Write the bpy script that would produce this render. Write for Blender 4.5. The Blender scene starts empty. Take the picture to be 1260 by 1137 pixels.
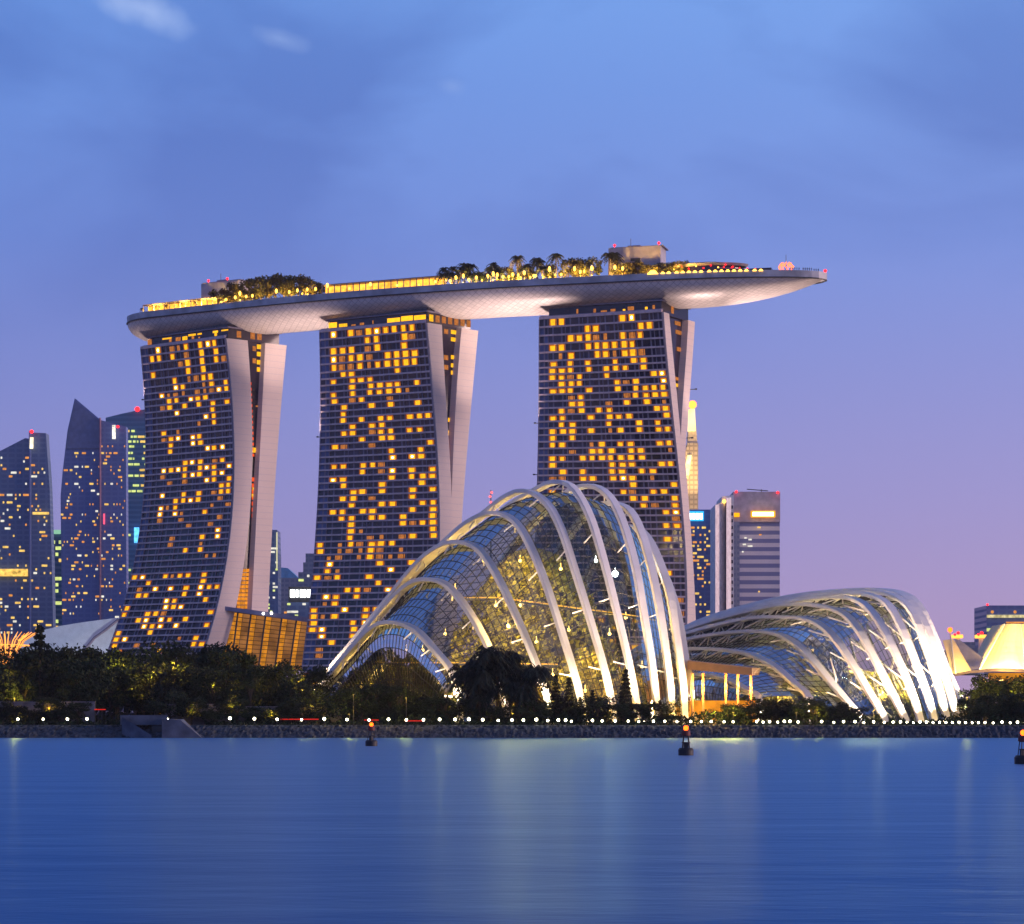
import bpy, math, random
import numpy as np
from mathutils import Vector, Matrix
random.seed(7)
R = math.radians
scene = bpy.context.scene
col = scene.collection

# ---------------------------------------------------------------- camera
CAMZ, HORY, CX, F = 5.0, 883.0, 630.0, 3000.0
cam = bpy.data.cameras.new('camera'); cam_o = bpy.data.objects.new('camera', cam); col.objects.link(cam_o)
cam_o.location = (0, 0, CAMZ); cam_o.rotation_euler = (R(90), 0, 0)
cam.sensor_fit = 'HORIZONTAL'; cam.sensor_width = 36; cam.lens = 36 * F / 1260
cam.shift_y = (HORY - 568.5) / 1260
cam.clip_start = 1; cam.clip_end = 30000
scene.camera = cam_o
scene.view_settings.view_transform = 'Standard'; scene.view_settings.look = 'None'
scene.view_settings.exposure = 0; scene.view_settings.gamma = 1
scene.render.engine = 'CYCLES'
scene.cycles.use_denoising = True
scene.cycles.max_bounces = 8; scene.cycles.transparent_max_bounces = 24
scene.cycles.sample_clamp_indirect = 4; scene.cycles.sample_clamp_direct = 0
scene.cycles.caustics_reflective = False; scene.cycles.caustics_refractive = False

# ---------------------------------------------------------------- world: dusk sky
def N(nt, t, **kw):
    n = nt.nodes.new(t)
    for k, v in kw.items():
        if k.startswith('i_'):
            n.inputs[k[2:].replace('_', ' ')].default_value = v
        else: setattr(n, k, v)
    return n
def ramp(nt, stops, interp='LINEAR'):
    n = nt.nodes.new('ShaderNodeValToRGB'); cr = n.color_ramp; cr.interpolation = interp
    while len(cr.elements) > 1: cr.elements.remove(cr.elements[-1])
    cr.elements[0].position = stops[0][0]; cr.elements[0].color = (*stops[0][1], 1)
    for p, c in stops[1:]:
        e = cr.elements.new(p); e.color = (*c, 1)
    return n
def s2l(r, g, b):
    f = lambda v: (v / 255 / 12.92) if v / 255 <= 0.04045 else ((v / 255 + 0.055) / 1.055) ** 2.4
    return (f(r), f(g), f(b))
world = bpy.data.worlds.new('World'); scene.world = world; world.use_nodes = True
wt = world.node_tree; wt.nodes.clear()
out = N(wt, 'ShaderNodeOutputWorld'); bg = N(wt, 'ShaderNodeBackground'); wt.links.new(bg.outputs[0], out.inputs[0])
tc = N(wt, 'ShaderNodeTexCoord'); sep = N(wt, 'ShaderNodeSeparateXYZ'); wt.links.new(tc.outputs['Generated'], sep.inputs[0])
L = wt.links.new
def M_(nt, op, a, b=None, c=None, clamp=False):
    n = nt.nodes.new('ShaderNodeMath'); n.operation = op; n.use_clamp = clamp
    for i, v in enumerate((a, b, c)):
        if v is None: continue
        if isinstance(v, (int, float)): n.inputs[i].default_value = v
        else: nt.links.new(v, n.inputs[i])
    return n.outputs[0]
def MIX(nt, fac, a, b, bt='MIX'):
    n = nt.nodes.new('ShaderNodeMix'); n.data_type = 'RGBA'; n.blend_type = bt
    for k, v in ((0, fac), (6, a), (7, b)):
        if isinstance(v, (int, float)): n.inputs[k].default_value = v
        elif isinstance(v, tuple): n.inputs[k].default_value = (*v, 1) if len(v) == 3 else v
        else: nt.links.new(v, n.inputs[k])
    return n.outputs[2]
el = sep.outputs['Z']        # sine of the elevation, 0.29 at the top of the picture
rp = ramp(wt, [(0.0, s2l(182, 153, 190)), (0.045, s2l(172, 152, 200)), (0.09, s2l(158, 151, 210)), (0.14, s2l(141, 149, 216)),
               (0.19, s2l(124, 149, 223)), (0.25, s2l(120, 157, 231)), (0.31, s2l(124, 170, 242)), (0.5, s2l(98, 124, 190)), (1.0, s2l(74, 94, 150))])
L(el, rp.inputs[0])
# the left part of the sky is a little deeper blue
side = M_(wt, 'MULTIPLY_ADD', sep.outputs['X'], -1.9, 0.42, clamp=True)
base = MIX(wt, side, rp.outputs[0], MIX(wt, 1.0, rp.outputs[0], (0.70, 0.81, 0.91), 'MULTIPLY'))
mp = N(wt, 'ShaderNodeMapping'); mp.inputs['Scale'].default_value = (4.5, 4.5, 9); mp.inputs['Location'].default_value = (.35, 0, .2); mp.inputs['Rotation'].default_value = (0, R(-14), 0)
L(tc.outputs['Generated'], mp.inputs[0])
nz = N(wt, 'ShaderNodeTexNoise'); nz.inputs['Scale'].default_value = 1.25; nz.inputs['Detail'].default_value = 5; nz.inputs['Roughness'].default_value = 0.5; nz.inputs['Distortion'].default_value = 0.4
L(mp.outputs[0], nz.inputs['Vector'])
cl = M_(wt, 'MULTIPLY_ADD', nz.outputs['Fac'], 5.0, -2.15, clamp=True)
hi = M_(wt, 'MULTIPLY_ADD', el, 9.0, -1.05, clamp=True)      # clouds live in the upper part
cl = M_(wt, 'MULTIPLY', cl, hi)
cl = M_(wt, 'MULTIPLY', cl, 0.95)
cloud = MIX(wt, cl, base, MIX(wt, 1.0, base, (0.68, 0.70, 0.80), 'MULTIPLY'))
# two pale wisps high on the left
def wisp(px, py, sx, sz, tilt):
    d = Vector(((px - CX) / F, 1, (HORY - py) / F)).normalized()
    v = N(wt, 'ShaderNodeVectorMath', operation='SUBTRACT'); L(tc.outputs['Generated'], v.inputs[0]); v.inputs[1].default_value = d
    m2 = N(wt, 'ShaderNodeMapping'); m2.vector_type = 'TEXTURE'
    m2.inputs['Rotation'].default_value = (0, tilt, 0); m2.inputs['Scale'].default_value = (sx, 9, sz); L(v.outputs[0], m2.inputs[0])
    n2 = N(wt, 'ShaderNodeTexNoise'); n2.inputs['Scale'].default_value = 60; n2.inputs['Detail'].default_value = 4
    L(tc.outputs['Generated'], n2.inputs['Vector'])
    ln = N(wt, 'ShaderNodeVectorMath', operation='LENGTH'); L(m2.outputs[0], ln.inputs[0])
    r = M_(wt, 'MULTIPLY_ADD', n2.outputs['Fac'], 1.1, ln.outputs['Value'])
    return M_(wt, 'MULTIPLY_ADD', r, -1.1, 1.65, clamp=True)
w1 = wisp(178, 12, 0.024, 0.0085, R(18)); w2 = wisp(345, 48, 0.017, 0.005, R(14)); w3 = wisp(555, 106, 0.007, 0.004, R(8))
ww = M_(wt, 'ADD', M_(wt, 'MULTIPLY', w1, 0.75), M_(wt, 'ADD', M_(wt, 'MULTIPLY', w2, 0.35), M_(wt, 'MULTIPLY', w3, 0.2)))
skyc = MIX(wt, ww, cloud, s2l(172, 196, 245))
ns = N(wt, 'ShaderNodeTexSky'); ns.sky_type = 'NISHITA'; ns.sun_disc = False; ns.sun_elevation = R(-1.5); ns.sun_rotation = R(75)
skyn = MIX(wt, 0.04, skyc, ns.outputs[0], 'ADD')
L(skyn, bg.inputs[0]); bg.inputs[1].default_value = 1.0

# soft fill added from the right to lift the tower end walls
sun = bpy.data.lights.new('end_wall_fill', 'SUN'); sun.energy = 3.1; sun.angle = R(25); sun.color = (1.0, 0.68, 0.60)
so = bpy.data.objects.new('end_wall_fill', sun); col.objects.link(so)
so.rotation_euler = Vector((-1.0, 0.08, -0.10)).to_track_quat('-Z', 'Y').to_euler()

# ---------------------------------------------------------------- helpers
def P(px, py, Y):  return Vector(((px - CX) * Y / F, Y, CAMZ + (HORY - py) * Y / F))
def G(px, Y, z=3.0): return Vector(((px - CX) * Y / F, Y, z))
def tag(o, label=None, cat=None, group=None, kind=None):
    if label: o['label'] = label
    if cat: o['category'] = cat
    if group: o['group'] = group
    if kind: o['kind'] = kind
    return o
def empty(name, loc=(0, 0, 0), rz=0):
    o = bpy.data.objects.new(name, None); col.objects.link(o); o.location = loc; o.rotation_euler = (0, 0, rz); o.empty_display_size = 1
    return o
class MB:
    def __init__(s): s.v = []; s.f = []; s.m = []
    def poly(s, pts, mi=0):
        n = len(s.v); s.v += [tuple(p) for p in pts]; s.f.append(tuple(range(n, n + len(pts)))); s.m.append(mi)
    def hexa(s, b, t, mi=0):        # two rings of equal length -> closed solid
        n = len(s.v); k = len(b); s.v += [tuple(p) for p in b] + [tuple(p) for p in t]
        s.f.append(tuple(range(n + k - 1, n - 1, -1))); s.f.append(tuple(range(n + k, n + 2 * k))); s.m += [mi, mi]
        for i in range(k):
            j = (i + 1) % k; s.f.append((n + i, n + j, n + k + j, n + k + i)); s.m.append(mi)
    def box(s, c, size, rz=0, mi=0):
        cx, cy, cz = c; hx, hy, hz = size[0] / 2, size[1] / 2, size[2] / 2; ca, sa = math.cos(rz), math.sin(rz)
        r = lambda z: [(cx + x * ca - y * sa, cy + x * sa + y * ca, z) for x, y in ((-hx, -hy), (hx, -hy), (hx, hy), (-hx, hy))]
        s.hexa(r(cz - hz), r(cz + hz), mi)
    def tube(s, pts, r, k=6, mi=0, cap=True):
        rr = r if isinstance(r, (list, tuple)) else [r] * len(pts); pts = [Vector(p) for p in pts]; n = len(s.v)
        up = Vector((0, 0, 1))
        for i, p in enumerate(pts):
            d = (pts[min(i + 1, len(pts) - 1)] - pts[max(i - 1, 0)]).normalized()
            a = d.cross(up)
            if a.length < 1e-3: a = d.cross(Vector((1, 0, 0)))
            a.normalize(); b = a.cross(d)
            for j in range(k):
                t = 2 * math.pi * j / k; s.v.append(tuple(p + (a * math.cos(t) + b * math.sin(t)) * rr[i]))
        for i in range(len(pts) - 1):
            for j in range(k):
                a0 = n + i * k + j; a1 = n + i * k + (j + 1) % k; s.f.append((a0, a1, a1 + k, a0 + k)); s.m.append(mi)
        if cap:
            s.f.append(tuple(n + j for j in range(k))[::-1]); s.f.append(tuple(n + (len(pts) - 1) * k + j for j in range(k))); s.m += [mi, mi]
    def rect_sweep(s, pts, side, w, h, mi=0):   # box section: side = list of width directions, second axis perpendicular
        n = len(s.v); pts = [Vector(p) for p in pts]
        for i, p in enumerate(pts):
            d = (pts[min(i + 1, len(pts) - 1)] - pts[max(i - 1, 0)]).normalized()
            a = side[i] if isinstance(side, list) else side
            a = (a - d * a.dot(d)).normalized(); b = a.cross(d)
            ww_ = w[i] if isinstance(w, list) else w
            for u, v in ((-1, -.75), (-.9, -1), (.9, -1), (1, -.75), (1, .75), (.9, 1), (-.9, 1), (-1, .75)): s.v.append(tuple(p + a * u * ww_ / 2 + b * v * h / 2))
        k = 8
        for i in range(len(pts) - 1):
            for j in range(k):
                a0 = n + i * k + j; a1 = n + i * k + (j + 1) % k; s.f.append((a0, a1, a1 + k, a0 + k)); s.m.append(mi)
        s.f.append(tuple(n + j for j in range(k))[::-1]); s.f.append(tuple(n + (len(pts) - 1) * k + j for j in range(k))); s.m += [mi, mi]
    def ball(s, c, r, mi=0, seg=10, ring=6, sz=1.0):
        n = len(s.v); c = Vector(c)
        for i in range(ring + 1):
            th = math.pi * i / ring
            for j in range(seg):
                ph = 2 * math.pi * j / seg; s.v.append((c.x + r * math.sin(th) * math.cos(ph), c.y + r * math.sin(th) * math.sin(ph), c.z + r * sz * math.cos(th)))
        for i in range(ring):
            for j in range(seg):
                a = n + i * seg + j; b = n + i * seg + (j + 1) % seg; s.f.append((a, a + seg, b + seg, b)); s.m.append(mi)
    def mesh(s, name, mats, smooth=False):
        me = bpy.data.meshes.new(name); me.from_pydata(s.v, [], s.f)
        for m in (mats if isinstance(mats, (list, tuple)) else [mats]): me.materials.append(m)
        me.polygons.foreach_set('material_index', s.m)
        if smooth: me.polygons.foreach_set('use_smooth', [True] * len(s.f))
        me.update(); return me
    def build(s, name, mats, parent=None, smooth=False):
        o = bpy.data.objects.new(name, s.mesh(name, mats, smooth)); col.objects.link(o)
        if parent: o.parent = parent; o.matrix_parent_inverse = Matrix.Translation(-Vector(parent.location)) if parent.rotation_euler.z == 0 else (Matrix.Translation(parent.location) @ Matrix.Rotation(parent.rotation_euler.z, 4, 'Z')).inverted()
        return o
def copy_tree(src, loc, rz=0, sc=1):
    r = src.copy(); col.objects.link(r); r.location = loc; r.rotation_euler = (0, 0, rz); r.scale = sc if isinstance(sc, tuple) else (sc, sc, sc)
    for ch in src.children:
        c = ch.copy(); col.objects.link(c); c.parent = r
        for g in ch.children:
            d = g.copy(); col.objects.link(d); d.parent = c
    return r
ONES = 'zeroth first second third fourth fifth sixth seventh eighth ninth tenth eleventh twelfth thirteenth fourteenth fifteenth sixteenth seventeenth eighteenth nineteenth'.split()
def ordw(n):
    if n < 20: return ONES[n]
    t, o = divmod(n, 10); T = ['', '', 'twent', 'thirt', 'fort', 'fift', 'sixt', 'sevent', 'eight', 'ninet'][t]
    return T + 'ieth' if o == 0 else T + 'y-' + ONES[o]

# ---------------------------------------------------------------- materials
def mat(name, colr, rough=0.6, metal=0.0, noise=0.12, nscale=0.3, spec=0.5, bump=0.0):
    m = bpy.data.materials.new(name); m.use_nodes = True; nt = m.node_tree; b = nt.nodes['Principled BSDF']
    b.inputs['Roughness'].default_value = rough; b.inputs['Metallic'].default_value = metal; b.inputs['Specular IOR Level'].default_value = spec
    tcn = nt.nodes.new('ShaderNodeTexCoord'); nn = nt.nodes.new('ShaderNodeTexNoise'); nn.inputs['Scale'].default_value = nscale; nn.inputs['Detail'].default_value = 4
    nt.links.new(tcn.outputs['Object'], nn.inputs['Vector'])
    lo = tuple(max(0, c * (1 - noise * 1.6)) for c in colr); hi_ = tuple(min(1, c * (1 + noise * 1.6)) for c in colr)
    rr = ramp(nt, [(0.3, lo), (0.7, hi_)]); nt.links.new(nn.outputs['Fac'], rr.inputs[0]); nt.links.new(rr.outputs[0], b.inputs['Base Color'])
    if bump:
        bp = nt.nodes.new('ShaderNodeBump'); bp.inputs['Strength'].default_value = bump; nt.links.new(nn.outputs['Fac'], bp.inputs['Height']); nt.links.new(bp.outputs[0], b.inputs['Normal'])
    return m
def emis(name, colr, strength, nscale=None, contrast=0.5):
    m = bpy.data.materials.new(name); m.use_nodes = True; nt = m.node_tree; nt.nodes.clear()
    o = nt.nodes.new('ShaderNodeOutputMaterial'); e = nt.nodes.new('ShaderNodeEmission'); nt.links.new(e.outputs[0], o.inputs[0])
    e.inputs[0].default_value = (*colr, 1); e.inputs[1].default_value = strength
    if nscale:
        tcn = nt.nodes.new('ShaderNodeTexCoord'); nn = nt.nodes.new('ShaderNodeTexNoise'); nn.inputs['Scale'].default_value = nscale; nn.inputs['Detail'].default_value = 2
        nt.links.new(tcn.outputs['Object'], nn.inputs['Vector'])
        v = M_(nt, 'MULTIPLY_ADD', nn.outputs['Fac'], 2 * contrast * 1.6 * strength, strength * (1 - contrast * 1.6)); v2 = M_(nt, 'MAXIMUM', v, strength * 0.15); nt.links.new(v2, e.inputs[1])
        m.cycles.emission_sampling = 'NONE'
    return m
def banded(name, c1, c2, pitch, frac=0.5, rough=0.25, vp=None):   # storey bands of glass and spandrel
    m = bpy.data.materials.new(name); m.use_nodes = True; nt = m.node_tree; b = nt.nodes['Principled BSDF']
    tcn = nt.nodes.new('ShaderNodeTexCoord'); sp = nt.nodes.new('ShaderNodeSeparateXYZ'); nt.links.new(tcn.outputs['Object'], sp.inputs[0])
    fr = M_(nt, 'FRACT', M_(nt, 'DIVIDE', sp.outputs['Z'], pitch)); g = M_(nt, 'GREATER_THAN', fr, frac)
    if vp:
        fx = M_(nt, 'FRACT', M_(nt, 'DIVIDE', M_(nt, 'ADD', sp.outputs['X'], 5000.0), vp)); g = M_(nt, 'MAXIMUM', g, M_(nt, 'GREATER_THAN', fx, 0.72))
    nn = nt.nodes.new('ShaderNodeTexNoise'); nn.inputs['Scale'].default_value = 0.06; nn.inputs['Detail'].default_value = 3; nt.links.new(tcn.outputs['Object'], nn.inputs['Vector'])
    cc = MIX(nt, g, c1, c2); cc = MIX(nt, M_(nt, 'MULTIPLY', nn.outputs['Fac'], 0.35), cc, tuple(x * 0.5 for x in c1))
    nt.links.new(cc, b.inputs['Base Color']); nt.links.new(M_(nt, 'MULTIPLY_ADD', g, 0.4, rough), b.inputs['Roughness'])
    return m
WHITE = mat('white_painted_steel', (0.74, 0.73, 0.74), 0.4, noise=0.06, nscale=0.15)
CONC = None
GRID = mat('balcony_concrete', (0.74, 0.56, 0.56), 0.7, noise=0.12, nscale=0.4)
GRIDD = mat('divider_concrete', (0.25, 0.22, 0.29), 0.7, noise=0.1, nscale=0.4)
CONC = banded('pale_end_wall_cladding', (0.74, 0.62, 0.58), (0.64, 0.56, 0.57), 3.13, 0.9, 0.55)
def glassdark(name, colr, rough=0.12):
    return mat(name, colr, rough, noise=0.35, nscale=0.12, spec=0.6)
GL1 = glassdark('dark_room_glass', (0.026, 0.018, 0.036)); GL2 = glassdark('curtained_room_glass', (0.06, 0.05, 0.09), 0.5); GL3 = glassdark('painted_reflection_glass', (0.07, 0.10, 0.24), 0.3)  # last one: sky reflection painted into a paler blue base
EY = emis('lit_room_yellow', (1.0, 0.47, 0.010), 1.3, 0.9, 0.3)
EW = emis('lit_room_bright', (1.0, 0.44, 0.012), 1.75, 0.7, 0.2)
ESP = emis('painted_balcony_spill', (1.0, 0.22, 0.02), 0.42, 0.9, 0.5)  # room light on the balcony, painted as a dim glowing surround
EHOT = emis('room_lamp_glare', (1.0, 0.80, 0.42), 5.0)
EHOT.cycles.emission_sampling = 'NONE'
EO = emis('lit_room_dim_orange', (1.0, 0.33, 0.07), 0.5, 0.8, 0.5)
ER = emis('red_orange_strip_light', (1.0, 0.10, 0.01), 1.0)
EO2 = emis('orange_lobby_glow', (1.0, 0.33, 0.02), 0.85, 0.35, 0.6)
REDL = emis('red_beacon', (1.0, 0.012, 0.015), 5.0)
WARM = emis('warm_bulb', (1.0, 0.52, 0.07), 5.0)
DARK = mat('dark_metal', (0.03, 0.03, 0.035), 0.5)
ASPH = mat('dark_roof', (0.06, 0.06, 0.07), 0.8)

# ---------------------------------------------------------------- water, land, bank
def water_mat():
    m = bpy.data.materials.new('water'); m.use_nodes = True; nt = m.node_tree; nt.nodes.clear()
    o = nt.nodes.new('ShaderNodeOutputMaterial'); d = nt.nodes.new('ShaderNodeBsdfDiffuse'); g = nt.nodes.new('ShaderNodeBsdfGlossy'); mx = nt.nodes.new('ShaderNodeMixShader')
    d.inputs[0].default_value = (0.012, 0.055, 0.21, 1); g.inputs[0].default_value = (0.25, 0.47, 0.72, 1); g.inputs[1].default_value = 0.40
    tcn = nt.nodes.new('ShaderNodeTexCoord'); mpn = nt.nodes.new('ShaderNodeMapping'); mpn.inputs['Scale'].default_value = (0.035, 0.075, 1); nt.links.new(tcn.outputs['Object'], mpn.inputs[0])
    n1 = nt.nodes.new('ShaderNodeTexNoise'); n1.inputs['Scale'].default_value = 1.0; n1.inputs['Detail'].default_value = 6; n1.inputs['Roughness'].default_value = 0.6; nt.links.new(mpn.outputs[0], n1.inputs['Vector'])
    mp2 = nt.nodes.new('ShaderNodeMapping'); mp2.inputs['Scale'].default_value = (1.2, 3.0, 1); nt.links.new(tcn.outputs['Object'], mp2.inputs[0])
    n2 = nt.nodes.new('ShaderNodeTexNoise'); n2.inputs['Scale'].default_value = 1.0; n2.inputs['Detail'].default_value = 4; nt.links.new(mp2.outputs[0], n2.inputs['Vector'])
    hsum = M_(nt, 'ADD', M_(nt, 'MULTIPLY', n1.outputs['Fac'], 2.6), M_(nt, 'MULTIPLY', n2.outputs['Fac'], 0.05))
    bp = nt.nodes.new('ShaderNodeBump'); bp.inputs['Strength'].default_value = 0.28; bp.inputs['Distance'].default_value = 0.4; nt.links.new(hsum, bp.inputs['Height'])
    nt.links.new(bp.outputs[0], g.inputs['Normal']); nt.links.new(bp.outputs[0], d.inputs['Normal'])
    lw = nt.nodes.new('ShaderNodeFresnel'); lw.inputs['IOR'].default_value = 1.33; nt.links.new(bp.outputs[0], lw.inputs['Normal'])
    fac = M_(nt, 'MULTIPLY_ADD', lw.outputs[0], 0.75, 0.10, clamp=True)
    nt.links.new(fac, mx.inputs[0]); nt.links.new(d.outputs[0], mx.inputs[1]); g2 = nt.nodes.new('ShaderNodeBsdfGlossy'); g2.inputs[0].default_value = (0.34, 0.55, 0.80, 1); g2.inputs[1].default_value = 0.22; nt.links.new(bp.outputs[0], g2.inputs['Normal'])
    m2 = nt.nodes.new('ShaderNodeMixShader'); m2.inputs[0].default_value = 0.08; nt.links.new(g.outputs[0], m2.inputs[1]); nt.links.new(g2.outputs[0], m2.inputs[2])
    nt.links.new(m2.outputs[0], mx.inputs[2]); nt.links.new(mx.outputs[0], o.inputs[0])
    return m
w = MB(); w.poly([(-4000, -300, 0), (4000, -300, 0), (4000, 612, 0), (-4000, 612, 0)]); tag(w.build('water', water_mat()), 'calm blue bay water with soft streaks of reflected light', 'water', kind='structure')
LAND = mat('grass_ground', (0.03, 0.045, 0.025), 0.9, noise=0.4, nscale=0.2)
w = MB(); w.poly([(-9000, 609, 3), (9000, 609, 3), (9000, 14000, 3), (-9000, 14000, 3)]); w.poly([(-9000, 609, 3), (9000, 609, 3), (9000, 609, -2), (-9000, 609, -2)])
tag(w.build('ground', LAND), 'flat dark reclaimed land behind the bank', 'ground', kind='structure')
PATHM = mat('path_paving', (0.22, 0.21, 0.20), 0.8, noise=0.15, nscale=0.8)
w = MB(); w.box((0, 616, 3.06), (2400, 5, 0.12)); tag(w.build('path', PATHM), 'pale shoreline promenade path', 'path', kind='structure')
# rock bank
def rock_bank():
    nx, ny = 900, 9; X = np.linspace(-230, 230, nx); v = []; f = []
    rs = np.random.RandomState(3)
    for j in range(ny):
        t = j / (ny - 1)
        for i in range(nx):
            y = 600.5 + 9.0 * t + (rs.rand() - .5) * 0.8 * (0 < j < ny - 1); z = -0.4 + 3.5 * t ** 0.85 + (rs.rand() - .5) * 0.75 * (0 < j < ny - 1)
            v.append((X[i] + (rs.rand() - .5) * .3, y, z))
    for j in range(ny - 1):
        for i in range(nx - 1):
            a = j * nx + i; f.append((a, a + 1, a + nx + 1, a + nx))
    me = bpy.data.meshes.new('rock_bank'); me.from_pydata(v, [], f); me.materials.append(mat('wet_rock', (0.035, 0.045, 0.06), 0.8, noise=0.5, nscale=1.2))
    o = bpy.data.objects.new('rock_bank', me); col.objects.link(o); tag(o, 'dark rubble revetment sloping into the bay', 'rock bank', kind='stuff')
rock_bank()

# ---------------------------------------------------------------- hotel towers
def fit(base, wd, table):
    zs, ts = [], []
    for px, py in table:
        k = (px - CX) / F; t = (k * base.y - base.x) / (wd.x - k * wd.y); Y = base.y + t * wd.y
        ts.append(t); zs.append(CAMZ + (HORY - py) * Y / F)
    deg = 3 if len(ts) >= 6 else 2
    c = np.polyfit(zs, ts, deg); dc = np.polyder(c); zmin = min(zs)
    def fn(z):
        if z < zmin: return float(np.polyval(c, zmin) + np.polyval(dc, zmin) * (z - zmin))
        return float(np.polyval(c, z))
    return fn
def tower(label, A, B, wd, tabs, rows, crown_lit, ends, group='curved hotel towers under the sky terrace'):
    A = Vector((*A, 0)); B = Vector((*B, 0)); wd = Vector((*wd, 0)).normalized(); u = (B - A); LEN = u.length; uh = u.normalized()
    nrm = Vector((uh.y, -uh.x, 0))                 # outward, towards the camera side
    fA, fB, fP, fQ, fC = [fit(b, wd, t) for b, t in zip((A, B, B, B, B), tabs)]
    ZT = 190.0
    zl = [ZT]
    for i in range(58):
        zl.append(zl[-1] - (3.95 if i < 5 else 3.13))
        if zl[-1] < 6: break
    zl[-1] = 3.0
    root = empty('hotel_tower', (A + B) / 2 + Vector((0, 0, 3))); tag(root, label, 'hotel tower', group)
    def Fp(s, z, off=0): return A + u * s + wd * (fA(z) * (1 - s) + fB(z) * s) + nrm * off + Vector((0, 0, z))
    # end-wall slabs (front slab and rear slab), lofted over the height
    ZZ = np.linspace(3, ZT, 40)
    def slab(f0, f1, extra=0.0, ztop=ZT):
        mb = MB(); rings = []
        for z in ZZ:
            z = float(z); d = fA(z) - fB(z)
            r = [B + wd * (f0(z) + extra), B + wd * f1(z), A + wd * (f1(z) + d), A + wd * (f0(z) + d + extra)]
            rings.append([p + Vector((0, 0, z)) for p in r])
        n = 0
        for a, b in zip(rings[:-1], rings[1:]):
            for i in range(4): j = (i + 1) % 4; mb.poly([a[i], a[j], b[j], b[i]])
        mb.poly(rings[-1]); return mb
    slab(fB, fP, 0.9).build('front_wing', CONC, root)
    fC2 = lambda z: max(fC(z), fP(z) + 4.0); fQ2 = lambda z: min(max(fQ(z), fP(z) + 0.05), fC2(z) - 3.5)
    slab(fQ2, fC2).build('rear_wing', CONC, root)
    # thin blade of the front end wall flush with the facade edge
    mb = MB()
    for a, b in zip(ZZ[:-1], ZZ[1:]):
        a = float(a); b = float(b)
        q = lambda z, t, o: B + wd * (fB(z) + t) + uh * o + Vector((0, 0, z))
        lo = [q(a, -0.2, 0.0), q(a, -0.2, 0.9), B + wd * fP(a) + uh * 0.9 + Vector((0, 0, a)), B + wd * fP(a) + Vector((0, 0, a))]
        hi2 = [q(b, -0.2, 0.0), q(b, -0.2, 0.9), B + wd * fP(b) + uh * 0.9 + Vector((0, 0, b)), B + wd * fP(b) + Vector((0, 0, b))]
        for i in range(4): j = (i + 1) % 4; mb.poly([lo[i], lo[j], hi2[j], hi2[i]])
        if b == ZZ[-1]: mb.poly(hi2)
    mb.build('end_wall', CONC, root)
    # atrium infill between the wings, set back from the end
    mb = MB()
    for a, b in zip(ZZ[:-1], ZZ[1:]):
        a = float(a); b = float(b); o = uh * -3.0
        mb.poly([B + wd * (fP(a) - .5) + o + Vector((0, 0, a)), B + wd * (fQ2(a) + .5) + o + Vector((0, 0, a)), B + wd * (fQ2(b) + .5) + o + Vector((0, 0, b)), B + wd * (fP(b) - .5) + o + Vector((0, 0, b))])
    mb.build('atrium_glazing', GL1, root)
    for (px, py, wpx, hpx, m) in ends:               # lit panes in the atrium wall, given where the photo shows them
        b0 = B - uh * 2.8; k = (px - CX) / F; t = (k * b0.y - b0.x) / (wd.x - k * wd.y); Y = b0.y + t * wd.y; z = CAMZ + (HORY - py) * Y / F
        hw = wpx * Y / F / 2 / max(0.3, wd.x); hh = hpx * Y / F / 2
        q = MB(); c = b0 + wd * t + Vector((0, 0, z))
        q.poly([c - wd * hw - Vector((0, 0, hh)), c + wd * hw - Vector((0, 0, hh)), c + wd * hw + Vector((0, 0, hh)), c - wd * hw + Vector((0, 0, hh))])
        q.build('atrium_window', m, root)
    # facade: balcony slab edges, dividers, glass, lit windows
    nc = len(rows[0]); sl = MB(); dvs = {}; gl = MB(); rest = MB(); nobj = 0
    for i, z in enumerate(zl):
        h = 0.42 if i else 0.7
        sl.hexa([Fp(0, z, -.4), Fp(0, z, .75), Fp(1, z, .75), Fp(1, z, -.4)], [p + Vector((0, 0, h * 1.9)) for p in (Fp(0, z, -.4), Fp(0, z, .75), Fp(1, z, .75), Fp(1, z, -.4))])
    litmat = {'Y': 0, 'W': 1, 'O': 2, 'o': 2}
    lit_cells = []
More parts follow.
